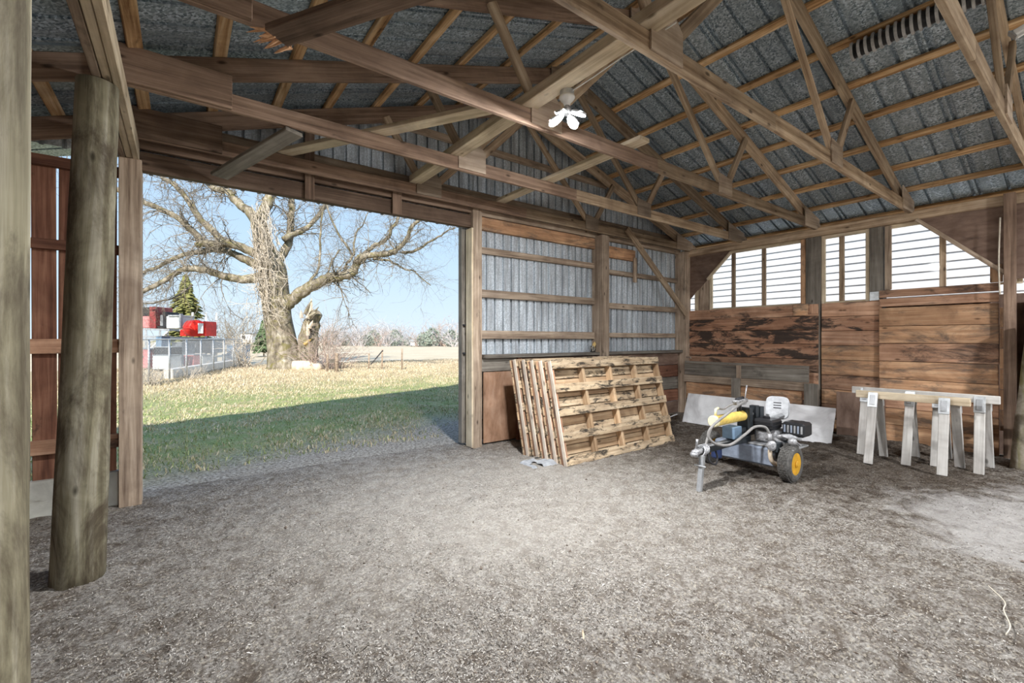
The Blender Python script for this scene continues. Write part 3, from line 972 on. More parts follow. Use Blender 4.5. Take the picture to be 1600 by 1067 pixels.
# corner boards
block('wall_post', (WX - .06, -1.36, -.05), (WX + .12, -1.2, 3.18), M_girt, wr)  # frames an unseen side opening added to let light in
block('wall_post', (WX - .06, -8, -.05), (WX + .12, -7.84, 3.18), M_girt, wr)
block('corner_board', (WX - .02, 5.03, 2.08), (WX + .02, 5.10, 2.78), M_pale, wr)
prism('corner_gusset', [(4.36, 3.18), (5.22, 3.18), (5.22, 2.30), (4.83, 2.68)], .02, M_plydark, wr, Matrix.Translation((WX - .012, 0, 0)) @ Matrix.Rotation(math.radians(90), 4, 'Z'))
beam('corner_trim', (WX - .03, 4.34, 3.15), (WX - .03, 4.82, 2.68), .04, .06, M_pale, wr, (1, 0, 0))
prism('plywood_gusset', [(1.66, 3.18), (-.2, 3.18), (-.2, 2.25), (.80, 2.25)], .025, M_plydark, wr, Matrix.Translation((WX - .055, 0, 0)) @ Matrix.Rotation(math.radians(90), 4, 'Z'))
beam('gusset_trim', (WX - .085, 1.68, 3.18), (WX - .085, .78, 2.27), .05, .075, M_girt, wr, (1, 0, 0))
block('block_end', (WX - .08, .86, 2.225), (WX - .03, .97, 2.45), M_orange, wr)


def window(k, y0, y1, mulls, z0=2.08, z1=3.18):
    wn = struct('window_%d' % k, 'window bay %d from the corner in the plank wall, white siding behind' % k, 'window', (WX, (y0 + y1) / 2, z0))
    xa, xb = WX + .01, WX + .06
    block('window_frame', (xa, y0, z0), (xb, y0 + .05, z1), M_pale, wn)
    block('window_frame', (xa, y1 - .05, z0), (xb, y1, z1), M_pale, wn)
    block('window_frame', (xa, y0 + .05, z1 - .05), (xb, y1 - .05, z1), M_pale, wn)
    block('window_frame', (xa, y0 + .05, z0), (xb, y1 - .05, z0 + .025), M_pale, wn)
    cuts = [y0 + .05]
    for ym in mulls:
        block('mullion', (xa, ym - .032, z0 + .025), (xb, ym + .032, z1 - .05), M_truss, wn)
        cuts += [ym - .032, ym + .032]
    cuts.append(y1 - .05)
    for i in range(0, len(cuts), 2):
        block('pane', (WX + .034, cuts[i], z0 + .025), (WX + .038, cuts[i + 1], z1 - .05), mG, wn, .0005)
    return wn
window(1, 3.10, 4.80, [3.78, 4.33])
window(2, 2.24, 2.875, [2.60])
window(3, .70, 2.05, [1.43], 2.20)
block('jamb_board', (WX - .02, 3.10, 2.085), (WX + .0, 3.17, 3.17), M_orange, wr)
block('jamb_board', (WX - .02, 1.97, 2.23), (WX + .0, 2.05, 3.17), M_girt, wr)

# white clapboard house next door
nb = thing('neighbour_building', 'white clapboard building standing outside the right windows', 'building', (11.2, 1.5, 0))
zz = 0.2
i = 0
while zz < 6.0:
    beam('lap_board', (11.0, -14, zz + .075), (11.0, 14, zz + .075), .03, .165, M_vinyl, nb, (.17, 0, 1), .002)
    zz += .15
block('building_core', (11.05, -14, 0), (15, 14, 6.1), M_vinyl, nb)

# ------------------------------------------------------------------ loose timbers in the roof
tag(beam('runner_plank', (2.34, -2.0, CH + .185), (2.34, 5.2, CH + .185), .15, .085, M_pale), 'long pale runner plank laid over the truss chords, lamp screwed to it', 'plank')
tag(beam('runner_plank', (3.64, 2.74, CH + .165), (3.64, 5.2, CH + .165), .15, .042, M_pale), 'short pale plank with a free end sticking out right of the lamp', 'plank')
tag(beam('diagonal_plank', (.86, 5.2, CH + .165), (2.17, 3.05, CH + .165), .14, .042, M_pale), 'pale plank lying diagonally across the chords above the doorway', 'plank')
tag(beam('brace_plank', (.30, 5.17, 3.08), (.78, 4.16, 3.265), .16, .035, M_grey), 'grey brace plank from the door header to the second truss', 'plank')
bp_ = thing('broken_plank', 'brown brace plank with a splintered broken end at the upper left', 'plank', (.4, 2.9, 3.2))
beam('plank_body', (.44, 2.86, 3.235), (1.12, 1.84, 3.265), .16, .04, M_trussd, bp_)
for i in range(16):
    o = random.uniform(-.09, .09)
    s0 = Vector((.46 + o * .8, 2.86 + o * .55, 3.222 + random.uniform(0, .03)))
    tip = s0 + Vector((-.07 + random.uniform(-.05, .03), .09 + random.uniform(-.06, .05), random.uniform(-.03, .015)))
    tube('splinter', [s0, s0.lerp(tip, .6), tip], [.011, .008, .001], M_splinter, bp_, 5, False)

# lamp with four lit petals on a round box
def lamp(x, y, z, label):
    t = thing('ceiling_lamp', label, 'lamp', (x, y, z))
    lathe('junction_box', [(0, .055), (.035, .055), (.04, .05)], M_galvpost, t, frame((x, y, z), (0, 0, -1), (1, 0, 0)), 20)
    lathe('socket', [(0, .06), (.012, .062), (.03, .05), (.05, .03), (.075, .022)], M_whitepaint, t, frame((x, y, z - .04), (0, 0, -1), (1, 0, 0)), 20, True)
    lathe('lamp_hub', [(0, .02), (.03, .032), (.06, .032), (.075, .02)], M_castal, t, frame((x, y, z - .11), (0, 0, -1), (1, 0, 0)), 16, True)
    for k in range(4):
        a = math.radians(20 + 90 * k)
        d = Vector((math.cos(a), math.sin(a), -.45)).normalized()
        pos = Vector((x, y, z - .15)) + d * .03
        nrm = Vector((math.cos(a) * .38, math.sin(a) * .38, -1)).normalized()
        poly = []
        for j in range(14):
            q = 2 * math.pi * j / 14
            poly.append((.075 + .068 * math.cos(q), .042 * math.sin(q) * (1 + .25 * math.cos(q))))
        M = frame(pos, d, nrm.cross(d))
        o = prism('petal', poly, .014, M_castal, t, M)
        pl = prism('diffuser', [(p_[0], p_[1] * .88) for p_ in poly], .006, mE, o, M @ Matrix.Translation((0, .011 if (M.to_3x3() @ Vector((0, 1, 0))).z < 0 else -.011, 0)))
        la = bpy.data.lights.new('petal_light', 'AREA')
        la.shape = 'DISK'; la.size = .11
        la.energy = LAMP_W
        la.color = (.97, .98, 1.0)
        lo = bpy.data.objects.new('petal_light', la)
        ML = (nrm.to_track_quat('-Z', 'Y')).to_matrix().to_4x4()
        ML = Vector(-nrm).to_track_quat('Z', 'Y').to_matrix().to_4x4()
        ML.translation = pos + d * .075 + nrm * .022
        link(lo, ML, t)
    tube('cord', curve([(x, y - .05, z - .02), (x + .05, y - .2, z + .02), (x + .06, y - .5, z + .04), (x + .085, y - .9, z + .06)]), .005, M_whitepaint, t, 6)
    return t
lamp(2.42, 2.55, CH + .14, 'lit white lamp with four petals hanging under the runner plank')
lamp(5.9, -1.6, CH + .14, 'unseen four petal lamp added behind the viewer to brighten the barn')  # out of view, added to brighten the right wall
lamp(1.2, -3.4, CH + .14, 'unseen four petal lamp added toward the open end for more light')  # second unseen lamp, added as fill for the interior

# corrugated pipe
M_ridge = plain('dusty pipe ridges', (0.46, 0.46, 0.46), 0.5, 0, 0.4)
M_pipeblk.node_tree.nodes['Principled BSDF'].inputs['Roughness'].default_value = 0.5
pf = lambda f_: Vector((5.42 + .10 * f_, 1.58 - 1.75 * f_, 4.38 + .05 * math.sin(f_ * 3)))
cpp = thing('corrugated_pipe', 'black corrugated drain pipe tucked under the roof at the upper right', 'pipe', pf(0))
tube('pipe_wall', [pf(i / 12) for i in range(13)], .070, M_pipeblk, cpp, 20)
for i in range(32):
    c0 = pf(i / 31)
    lathe('ridge', [(-.013, .070), (-.009, .088), (.009, .088), (.013, .070)], M_ridge, cpp, frame(c0, pf(.6) - pf(.4)), 16, False, False)

st_ = thing('strip_light', 'white strip light casing hanging near the upper right corner', 'lamp', (4.33, .40, 3.45))
beam('casing', (4.33, .40, 3.47), (4.42, -.62, 3.86), .055, .035, M_whitepaint, st_)
beam('tube', (4.315, .385, 3.438), (4.405, -.615, 3.828), .018, .018, M_whitepaint, st_)
beam('end_cap', (4.329, .408, 3.464), (4.330, .401, 3.469), .06, .06, M_steel, st_)

# rope at the right
tag(tube('hanging_rope', curve([(8.12, .86, 3.0), (8.11, .87, 2.5), (8.10, .865, 2.2), (8.11, .86, 2.05)]), .008, M_rope, None, 6), 'thin pale rope hanging against the right end post', 'rope')

# ------------------------------------------------------------------ pallets
def pallet(y0, label, first, xo=0.0):
    """big pallet leaning back; local x along, z up the slope, y depth (towards wall)"""
    t = thing('pallet', label, 'pallet', (3.66 + xo, y0, .0), 'stack of leaning pallets')
    lean = math.atan2(.30, 1.23)
    M = Matrix.Translation((3.66 + xo, y0, .005)) @ Matrix.Rotation(-lean, 4, 'X')
    W_, H_ = 2.15, 1.265
    def part(name, x0, x1, y0_, y1_, z0, z1, mat):
        lo, hi = Vector((x0, y0_, z0)), Vector((x1, y1_, z1))
        d = hi - lo
        a = 0 if d.x > d.z else 2
        m_ = (lo + hi) / 2
        p0, p1 = m_.copy(), m_.copy(); p0[a], p1[a] = lo[a], hi[a]
        v, f = cbox(d[a], d.y, d.z if a == 0 else d.x, .003)
        o = mesh(name, v, f, mat, t, M @ frame(p0, p1 - p0, (0, 0, 1) if a == 0 else (1, 0, 0)))
        recalc(o)
    for k in range(5):                       # front slats
        z0 = k * (H_ - .10) / 4
        part('slat', 0, W_, 0, .02, z0, z0 + .10, M_palletdirty)
    for k in range(5):                       # stringers
        x0 = .0 + k * (W_ - .045) / 4
        part('stringer', x0, x0 + .045, .021, .108, .0, H_, M_pallet if k else M_red)
    nb_ = 11
    for k in range(nb_):                     # back boards
        z0 = k * (H_ - .098) / (nb_ - 1)
        part('back_board', -.012 + random.uniform(-.004, .004), W_ + .01, .109, .129, z0, z0 + .106 + random.uniform(0, .006), M_pallet if k % 3 else M_palletdirty)
    part('edge_strip', -.016, -.001, .0, .052, .0, H_, M_palletend)
    return t
names = ['front pallet of the leaning stack, its slats fully in view', 'second pallet from the front of the leaning stack',
         'third pallet from the front of the leaning stack', 'fourth pallet from the front of the leaning stack',
         'rearmost pallet of the leaning stack, nearest the metal wall']
for i in range(5):
    pallet(3.84 + .158 * i, names[i], i == 0, (-.012 * i + (-.02 if i == 4 else 0)))
tag(beam('metal_rod', (5.70, 3.93, .34), (6.02, 3.95, .37), .012, .012, M_galvpost), 'thin metal rod sticking out of the front pallet', 'rod')
rg = mesh('plastic_scrap', [], [], M_greyrag)
V, F = [], []
for j in range(10):
    for i in range(14):
        x = 3.28 + i * .045 + .02 * noise.noise(Vector((i, j, 1))); y = 3.98 + j * .04 + .02 * noise.noise(Vector((i, j, 4)))
        ed = min(i, 13 - i, j, 9 - j)
        V.append((x, y, floor_h(x, y) + (.012 if ed else -.01) + (.03 * abs(noise.noise(Vector((i * .35, j * .35, 2)))) if ed else 0)))
for j in range(9):
    for i in range(13):
        a = j * 14 + i
        if noise.noise(Vector((i * .3, j * .4, 9))) > -.25: F.append((a, a + 1, a + 15, a + 14))
rg.data.clear_geometry(); rg.data.from_pydata(V, [], F)
tag(rg, 'crumpled grey plastic scrap at the foot of the pallets', 'scrap')
ny = thing('twine_clump', 'dark tangled clump sitting on the ledge beside the middle post', 'clump', (5.66, 5.30, 1.28))
for i in range(26):
    c0 = Vector((5.66, 5.31, 1.34))
    pts = []
    a0 = random.uniform(0, 6.28)
    for j in range(8):
        a = a0 + j * .9
        pts.append(c0 + Vector((.065 * math.cos(a) * random.uniform(.7, 1.2), .035 * math.sin(a * 1.3), .05 * math.sin(a + i) * random.uniform(.8, 1.1))))
    tube('strand', pts, .005, M_iron if i % 4 else M_rope, ny, 5)
tube('husk', [(5.64, 5.30, 1.36), (5.67, 5.30, 1.42), (5.69, 5.31, 1.46)], [.028, .03, .004], M_dryleaf, ny, 7)

# white sheet
wsx = thing('white_sheet', 'long white painted board leaning low behind the log splitter', 'board', (7.4, 3.5, 0))
v, f = cbox(2.30, .018, .54, .002)
o = mesh('sheet', v, f, M_whitesheet, wsx, frame((7.47, 2.40, .255), (-.02, 1, .0), (.40, 0, 1)))
recalc(o)

# ------------------------------------------------------------------ sawhorses
def sawhorse(label, xb, y0, y1, z, legs, m_leg, m_beam, seed):
    t = thing('sawhorse', label, 'sawhorse', (xb, (y0 + y1) / 2, 0), 'sawhorses along the right wall')
    beam('top_beam', (xb, y0, z - .045), (xb, y1, z - .045), .042, .09, m_beam, t)
    for (lx, ly) in legs:
        s = -1 if lx < xb else 1
        top = Vector((xb + s * .045, ly + (.06 if ly > (y0 + y1) / 2 else -.02) * 0, z - .02))
        beam('leg', (lx, ly, .0), top, .085, .04, m_leg, t, (s, 0, .4))
        d = (Vector((lx, ly, 0)) - top).normalized()
        c0 = top + d * .0 + Vector((s * .02, 0, 0))
        br = beam('bracket', c0 + Vector((0, 0, .01)), c0 + d * .17, .095, .012, M_galvpost, t, (s, 0, .4))
        beam('bracket_rib', c0 + Vector((s * .008, 0, 0)) + d * .02, c0 + Vector((s * .008, 0, 0)) + d * .14, .05, .012, M_steel, br, (s, 0, .4))
    return t
sawhorse('front sawhorse with the cream top beam', 6.92, .95, 1.98, .855, [(6.66, 1.79), (7.20, 1.77), (6.74, 1.15), (7.23, 1.08)], M_whitewood, M_pale, 1)
sawhorse('sawhorse with the longest beam, reaching furthest right', 7.20, .76, 1.98, .875, [(6.94, 1.50), (7.47, 1.52), (7.08, .91), (7.50, .88)], M_whitewood, M_whitewood, 2)
sawhorse('rear sawhorse closest to the wall planks', 7.36, 1.10, 2.15, .86, [(7.13, 1.99), (7.60, 1.97), (7.15, 1.28), (7.62, 1.25)], M_whitewood, M_whitewood, 3)

# ------------------------------------------------------------------ log splitter
ls = thing('log_splitter', 'towable log splitter with yellow cylinder, black engine and orange wheel rims', 'log splitter', (5.0, 2.5, 0))
CY = 2.50


def wheel(yc, s):
    R_ = .195
    M = frame((5.19, yc - .065, R_ - .005), (0, 1, 0), (0, 0, 1))
    prof = [(0.012, R_ * .56), (.0, R_ * .66), (.0, R_ * .82), (.012, R_ * .94), (.028, R_), (.102, R_), (.118, R_ * .94), (.13, R_ * .82), (.13, R_ * .66), (.118, R_ * .56)]
    w_ = lathe('wheel', prof + [prof[0]], M_rubber, ls, M, 36, False, False)
    # tread ribs
    V, F = [], []
    for j in range(5):
        xx = .030 + j * .0175
        for k in range(48):
            a = 2 * math.pi * k / 48; da = 2 * math.pi / 48 * .36
            if (k + j) % 2: continue
            q = len(V)
            for (x_, r_) in ((xx - .007, R_ - .002), (xx + .007, R_ - .002)):
                for aa in (a - da * 1.6, a + da * 1.6):
                    V.append((x_, r_ * math.cos(aa), r_ * math.sin(aa)))
                    V.append((x_, (R_ + .006) * math.cos(aa), (R_ + .006) * math.sin(aa)))
            F += [(q + 1, q + 3, q + 7, q + 5), (q, q + 1, q + 5, q + 4), (q + 2, q + 6, q + 7, q + 3), (q, q + 2, q + 3, q + 1), (q + 4, q + 5, q + 7, q + 6)]
    o = mesh('tread', V, F, M_rubber, w_, M); recalc(o)
    rim = lathe('rim', [(.008, R_ * .60), (.014, R_ * .54), (.026, R_ * .50), (.034, R_ * .2), (.096, R_ * .2), (.104, R_ * .50), (.116, R_ * .54), (.122, R_ * .60)], M_orangerim, w_, M, 28)
    for k in range(5):
        a = 2 * math.pi * k / 5
        lathe('rim_slot', [(.0, .016), (.004, .016)], M_iron, rim, M @ Matrix.Translation((.0275, math.cos(a) * R_ * .36, math.sin(a) * R_ * .36)), 10)
    hub = lathe('hub', [(-.01, .02), (.0, .035), (.13, .035), (.14, .02)], M_orangerim, w_, M, 14)
wheel(2.06, -1); wheel(2.95, 1)
tube('axle', [(5.19, 2.03, .19), (5.19, 2.98, .19)], .02, M_blackpaint, ls, 10)
block('oil_tank', (5.08, 2.17, .13), (5.30, 2.84, .33), M_bluegrey, ls, .02)
block('fender', (5.05, 2.13, .30), (5.32, 2.20, .40), M_blackpaint, ls, .008)
block('tongue', (4.22, CY - .03, .345), (5.20, CY + .03, .405), M_blackpaint, ls)
block('tongue_top', (4.22, CY - .031, .4055), (4.95, CY + .031, .412), M_steel, ls)
# coupler
cpl = lathe('coupler', [(0, .016), (.02, .03), (.09, .032), (.15, .028), (.19, .03)], M_castal, ls, frame((4.08, CY, .375), (1, 0, .03)), 16, True)
tube('latch', [(4.14, CY, .42), (4.15, CY, .47), (4.155, CY, .50)], [.012, .012, .014], M_castal, cpl, 8)
lathe('ball_socket', [(0, .036), (.02, .04), (.04, .032)], M_castal, cpl, frame((4.10, CY, .375), (0, 0, -1), (1, 0, 0)), 16, True)
for i in range(5):
    q = [(4.20 + .02 * i + .03 * math.cos(a), CY + .055 * math.sin(a), .375 + .055 * math.cos(a)) for a in [2 * math.pi * k / 12 for k in range(13)]]
    tube('chain_loop', q, .006, M_castal, cpl, 5)
beam('jack_leg', (4.19, CY - .035, .34), (4.13, CY - .035, -.01), .045, .045, M_steel, ls, (1, 0, 0))
block('jack_pin', (4.13, CY - .10, .24), (4.145, CY + .02, .252), M_galvpost, ls)
# splitting beam, mounts and cylinder
beam('main_beam', (4.78, CY, .50), (5.75, CY, .50), .09, .045, M_blackpaint, ls)
block('beam_web', (4.80, CY - .012, .405), (5.72, CY + .012, .478), M_blackpaint, ls)
block('beam_flange', (4.80, CY - .05, .408), (5.15, CY + .05, .42), M_blackpaint, ls)
cyl = lathe('hydraulic_cylinder', [(0, .0), (.0, .058), (.012, .060), (.03, .056), (.60, .056), (.61, .062), (.66, .062)], M_yellow, ls, frame((4.46, CY, .645), (1, 0, .0)), 28, True)
lathe('cylinder_cap', [(-.012, .0), (-.012, .052), (0, .061), (.02, .061)], M_cream, cyl, frame((4.455, CY, .645), (1, 0, 0)), 28)
tube('cylinder_rod', [(5.10, CY, .645), (5.30, CY, .645)], .022, M_steel, cyl, 10)
block('cylinder_mount', (5.06, CY - .085, .50), (5.13, CY + .06, .735), M_blackpaint, ls)
block('cylinder_mount', (5.28, CY - .05, .50), (5.35, CY + .03, .74), M_blackpaint, ls)
pb = block('push_block', (5.36, CY - .06, .525), (5.45, CY + .06, .72), M_blackpaint, ls)
bx = block('valve_box', (4.72, CY - .085, .435), (4.88, CY + .05, .56), M_bluemetal, ls)
block('bracket', (4.74, CY - .08, .40), (4.76, CY - .04, .435), M_blackpaint, ls)
block('bracket', (4.84, CY - .08, .40), (4.86, CY - .04, .435), M_blackpaint, ls)
# control valve and lever
vb = block('control_valve', (4.90, CY - .04, .775), (5.08, CY + .04, .83), M_castal, ls, .008)
tube('valve_spool', [(4.86, CY, .815), (5.12, CY - .02, .825)], .014, M_castal, vb, 8)
tube('valve_cap', [(4.93, CY, .835), (5.07, CY, .845)], .018, M_iron, vb, 8)
tube('lever', [(5.06, CY - .03, .83), (5.075, CY - .03, .90), (5.10, CY - .03, .985)], [.007, .006, .009], M_castal, vb, 8)
for xx in (4.96, 5.02):
    tube('riser', [(xx, CY, .70), (xx, CY, .78)], .012, M_iron, vb, 8)
tube('port', [(4.50, CY, .70), (4.50, CY, .765), (4.55, CY, .775)], .014, M_cream, cyl, 8)
tube('hose', curve([(4.55, CY, .775), (4.68, CY + .01, .755), (4.80, CY + .02, .775), (4.92, CY, .805)]), .012, M_hose, ls, 8)
tube('hose', curve([(5.10, CY - .03, .81), (4.85, CY - .08, .80), (4.55, CY - .10, .73), (4.33, CY - .06, .62), (4.29, CY - .04, .52), (4.36, CY - .08, .44), (4.55, CY - .13, .415), (4.78, CY - .17, .50), (4.92, CY - .20, .565), (5.02, CY - .26, .56), (5.07, CY - .29, .48)], 8), .014, M_hose, ls, 10)
tube('hose', curve([(4.47, CY + .02, .60), (4.36, CY + .01, .48), (4.30, CY, .40)]), .012, M_hose, ls, 8)
tube('hose', curve([(4.26, CY - .05, .35), (4.27, CY - .07, .27), (4.36, CY - .08, .235), (4.46, CY - .04, .29), (4.50, CY + .01, .345)]), .010, M_iron, ls, 8)
lathe('oil_filter', [(0, .05), (.01, .055), (.11, .055), (.125, .045)], M_bluecan, ls, frame((4.66, CY + .08, .345), (0, 0, -1), (1, 0, 0)), 18)
# suction side
lathe('suction_strainer', [(0, .03), (.01, .052), (.03, .052), (.04, .03)], M_castal, ls, frame((5.03, CY - .31, .375), (-.6, -1, 0)), 18)
tube('fitting', [(5.06, CY - .29, .49), (5.06, CY - .29, .40)], .02, M_castal, ls, 10)
tube('suction_pipe', curve([(5.05, CY - .30, .35), (5.05, CY - .30, .26), (5.07, CY - .31, .20), (5.13, CY - .33, .165), (5.22, CY - .34, .165)]), .022, M_pipecream, ls, 12)
lathe('suction_fitting', [(0, .03), (.03, .04), (.07, .04), (.09, .025)], M_castal, ls, frame((5.12, CY - .34, .19), (1, -.2, .1)), 12)
# engine
EX, EY = 5.30, 2.34
en = block('engine_block', (EX - .10, EY - .14, .36), (EX + .16, EY + .10, .50), M_castal, ls, .02)
ft = block('fuel_tank', (EX - .16, EY - .12, .505), (EX + .10, EY + .10, .615), M_black, ls, .025)
lathe('fuel_cap', [(0, .035), (.02, .035), (.025, .025)], M_black, ft, frame((EX - .02, EY + .0, .615), (0, 0, 1), (1, 0, 0)), 16)
block('tank_seam', (EX - .17, EY - .13, .555), (EX + .11, EY + .11, .563), M_black, ft, .003)
mf = block('muffler_guard', (EX + .0, EY - .37, .45), (EX + .22, EY - .15, .60), M_black, ls, .02)
for i in range(6):
    block('guard_slot', (EX - .006, EY - .355 + i * .033, .49), (EX + .002, EY - .337 + i * .033, .57), M_bluegrey if i % 2 else M_steel, mf, .001)
lathe('recoil_cover', [(0, .085), (.03, .085), (.05, .06), (.06, .03)], M_blackpaint, ls, frame((EX + .23, EY - .26, .51), (1, 0, 0)), 18)
lathe('air_horn', [(0, .03), (.02, .042), (.05, .042), (.07, .02)], M_castal, ls, frame((EX - .10, EY - .30, .42), (-1, -.3, .1)), 14, True)
for (a, b_, r_) in (((EX - .13, EY - .15, .45), (EX + .02, EY - .33, .43), .028), ((EX - .16, EY - .05, .42), (EX - .10, EY - .22, .37), .03), ((EX - .14, EY - .20, .47), (EX - .05, EY - .36, .38), .016)):
    tube('casting', [a, Vector(a).lerp(Vector(b_), .5) + Vector((0, 0, .02)), b_], [r_ * .7, r_, r_ * .6], M_castal, en, 9)
block('engine_plate', (EX - .20, EY - .34, .335), (EX + .20, EY + .12, .35), M_steel, ls, .004)
block('plate_bracket', (EX - .18, EY - .32, .21), (EX + .0, EY - .22, .334), M_blackpaint, ls)
# grey slotted guard plate behind the engine
poly = []
for j in range(28):
    a = 2 * math.pi * j / 28
    ca, sa = math.cos(a), math.sin(a)
    poly.append((.115 * (abs(ca) ** .5) * (1 if ca > 0 else -1), .125 * (abs(sa) ** .5) * (1 if sa > 0 else -1)))
MG = frame((5.62, 2.37, .70), (.30, -1, 0), (.25, .1, 1))
gp = prism('guard_plate', poly, .012, M_steel, ls, MG)
prism('plate_rim', [(x_ * 1.07, z_ * 1.07) for x_, z_ in poly], .008, M_steel, gp, MG @ Matrix.Translation((0, .011 if (MG.to_3x3() @ Vector((0, 1, 0))).x > 0 else -.011, 0)))
for i in range(3):
    prism('slot', [(-.04, -.006), (.04, -.006), (.04, .006), (-.04, .006)], .016, M_iron, gp, MG @ Matrix.Translation((.0, 0, .055 - i * .03)))
beam('guard_arm', (5.30, 2.44, .56), (5.60, 2.30, .63), .03, .03, M_steel, ls)
beam('guard_post', (5.63, 2.37, .50), (5.63, 2.37, .60), .03, .03, M_blackpaint, ls, (1, 0, 0))

# ------------------------------------------------------------------ bits on the floor
def stick(name, label, x, y, a, ln, wd, mat):
    z = floor_h(x, y) + wd * .35
    d = Vector((math.cos(a), math.sin(a), 0)) * ln / 2
    c0 = Vector((x, y, z))
    o = tube(name, [c0 - d, c0 - d * .4 + Vector((0, 0, wd * .2)), c0 + d * .4 + Vector((0, 0, wd * .15)), c0 + d], [wd * .35, wd * .55, wd * .5, wd * .2], mat, None, 6, False)
    return tag(o, label, 'wood chip')
stick('wood_chip', 'tan wood chip on the dirt at the lower left', .17, 2.03, -.4, .05, .022, M_splinter)
stick('wood_chip', 'pale flat chip right of the tan one in the foreground dirt', .42, 1.96, -1.1, .06, .014, M_pale)
stick('wood_stick', 'thin grey stick lying in the left foreground', .70, 2.17, .5, .12, .008, M_grey)
stick('wood_stick', 'pale upright looking stick in the middle foreground', 1.65, 1.62, .85, .08, .012, M_pale)
tag(tube('baling_twine', curve([(3.9, .46, .02), (3.75, .38, .015), (3.62, .37, .018), (3.45, .33, .02), (3.3, .33, .03)]), .003, M_rope, None, 5), 'pale baling twine trailing over the dirt at the right edge', 'twine')

# ------------------------------------------------------------------ outdoors: the big tree
RV = Vector((math.cos(math.radians(36.5)), -math.sin(math.radians(36.5)), 0))
FV = Vector((math.sin(math.radians(36.5)), math.cos(math.radians(36.5)), 0))
TB = Vector((4.10, 24.6, 0.0))         # foot of the big tree
S = .0319


def tp(u, v, d=0.0):
    return TB + RV * (u - 442) * S + Vector((0, 0, (577 - v) * S)) + FV * d


tree = thing('old_tree', 'huge old bare tree with spreading limbs on the lawn edge', 'tree', TB)
trunk_pts = [tp(446, 582), tp(446, 572), tp(442, 550), tp(438, 520), tp(433, 485), tp(428, 450), tp(424, 420), tp(416, 395), tp(408, 370), tp(402, 345)]
V, F = [], []
n_ = 26
rads = [1.05, .88, .70, .65, .63, .63, .60, .50, .40, .33]
cr = curve(trunk_pts, 4)
for i, c_ in enumerate(cr):
    f_ = i / (len(cr) - 1) * (len(rads) - 1); j = min(int(f_), len(rads) - 2); r_ = rads[j] + (rads[j + 1] - rads[j]) * (f_ - j)
    for k in range(n_):
        a = 2 * math.pi * k / n_
        q = r_ * (1 + .13 * noise.noise(Vector((math.cos(a) * 2.2, math.sin(a) * 2.2, i * .10))) + .06 * noise.noise(Vector((math.cos(a) * 7, math.sin(a) * 7, i * .2))))
        V.append(tuple(c_ - TB + RV * math.cos(a) * q + FV * math.sin(a) * q))
for i in range(len(cr) - 1):
    for k in range(n_):
        a = i * n_ + k; b2 = i * n_ + (k + 1) % n_
        F.append((a, b2, b2 + n_, a + n_))
F.append(tuple((len(cr) - 1) * n_ + k for k in range(n_)))
mesh('trunk', V, F, M_bark, tree, Matrix.Translation(TB), True)

limbs = [  # (points, start radius px, end radius px, depth bend)
    ([(412, 432), (385, 438), (355, 432), (330, 425), (315, 430), (303, 445), (280, 462), (262, 472)], 9, 2.5, -2.5),
    ([(415, 418), (397, 413), (378, 404), (363, 395), (341, 394), (320, 398), (300, 402), (275, 417), (247, 430), (215, 440)], 9, 2, -1.0),
    ([(405, 400), (390, 392), (375, 386), (357, 389), (342, 394)], 8, 6, -1.6),
    ([(346, 393), (327, 379), (311, 357), (290, 342), (256, 327), (215, 304), (180, 290)], 7, 3, -3.0),
    ([(357, 388), (335, 362), (320, 347), (309, 325), (301, 312), (290, 297), (273, 286), (262, 270)], 7, 3, -1.0),
    ([(403, 350), (385, 330), (369, 319), (350, 302), (335, 289), (312, 284), (285, 262), (262, 250)], 10, 4, 1.5),
    ([(404, 352), (412, 325), (420, 300), (424, 270), (428, 235), (420, 190)], 11, 5, .5),
    ([(426, 425), (436, 395), (442, 370), (438, 340), (434, 306), (431, 270), (428, 230)], 9, 4, 2.0),
    ([(442, 375), (452, 362), (464, 349), (477, 323), (488, 290), (500, 255)], 6, 3, 2.5),
    ([(440, 480), (455, 470), (472, 458), (489, 449), (516, 437), (534, 434), (555, 428), (562, 415), (570, 406), (589, 402), (615, 400), (628, 394), (641, 379), (649, 362), (675, 347), (700, 330)], 13, 2, -1.2),
    ([(564, 410), (571, 399), (581, 389), (606, 377), (613, 362), (624, 349), (624, 335), (630, 318)], 5, 2, -.8),
    ([(628, 396), (652, 394), (675, 383), (698, 374), (715, 368)], 3, 1, -1.6),
    ([(581, 405), (609, 409), (630, 421), (647, 426), (656, 434), (675, 449)], 2.6, .8, -.6),
    ([(541, 431), (540, 415), (551, 400), (540, 382), (529, 364), (514, 325), (510, 300)], 3, 1, -.5),
    ([(551, 400), (555, 366), (566, 355), (576, 335)], 2, .8, -.2),
    ([(474, 458), (484, 435), (493, 415), (491, 370), (493, 319), (496, 280)], 3, 1.2, 1.0),
    ([(462, 466), (480, 440), (500, 425), (505, 400), (512, 380)], 2.5, 1, 1.5),
    ([(300, 447), (296, 465), (285, 478), (270, 482)], 2.2, .8, -2.5),
]
LP = []
for pts, r0, r1, db in limbs:
    k = len(pts)
    P3 = [tp(u, v, db * (i / (k - 1)) + (0 if i else 0)) for i, (u, v) in enumerate(pts)]
    c_ = curve(P3, 4)
    m_ = len(c_)
    c_ = [q + Vector((random.uniform(-1, 1), random.uniform(-1, 1), random.uniform(-1, 1))) * .035 for q in c_]
    rr_ = [.88 * (r0 + (r1 - r0) * (i / (m_ - 1)) ** .7) * S * random.uniform(.93, 1.07) for i in range(m_)]
    tube('limb', c_, rr_, M_bark, tree, 9)
    LP.append((c_, rr_))
TV, TF = [], []


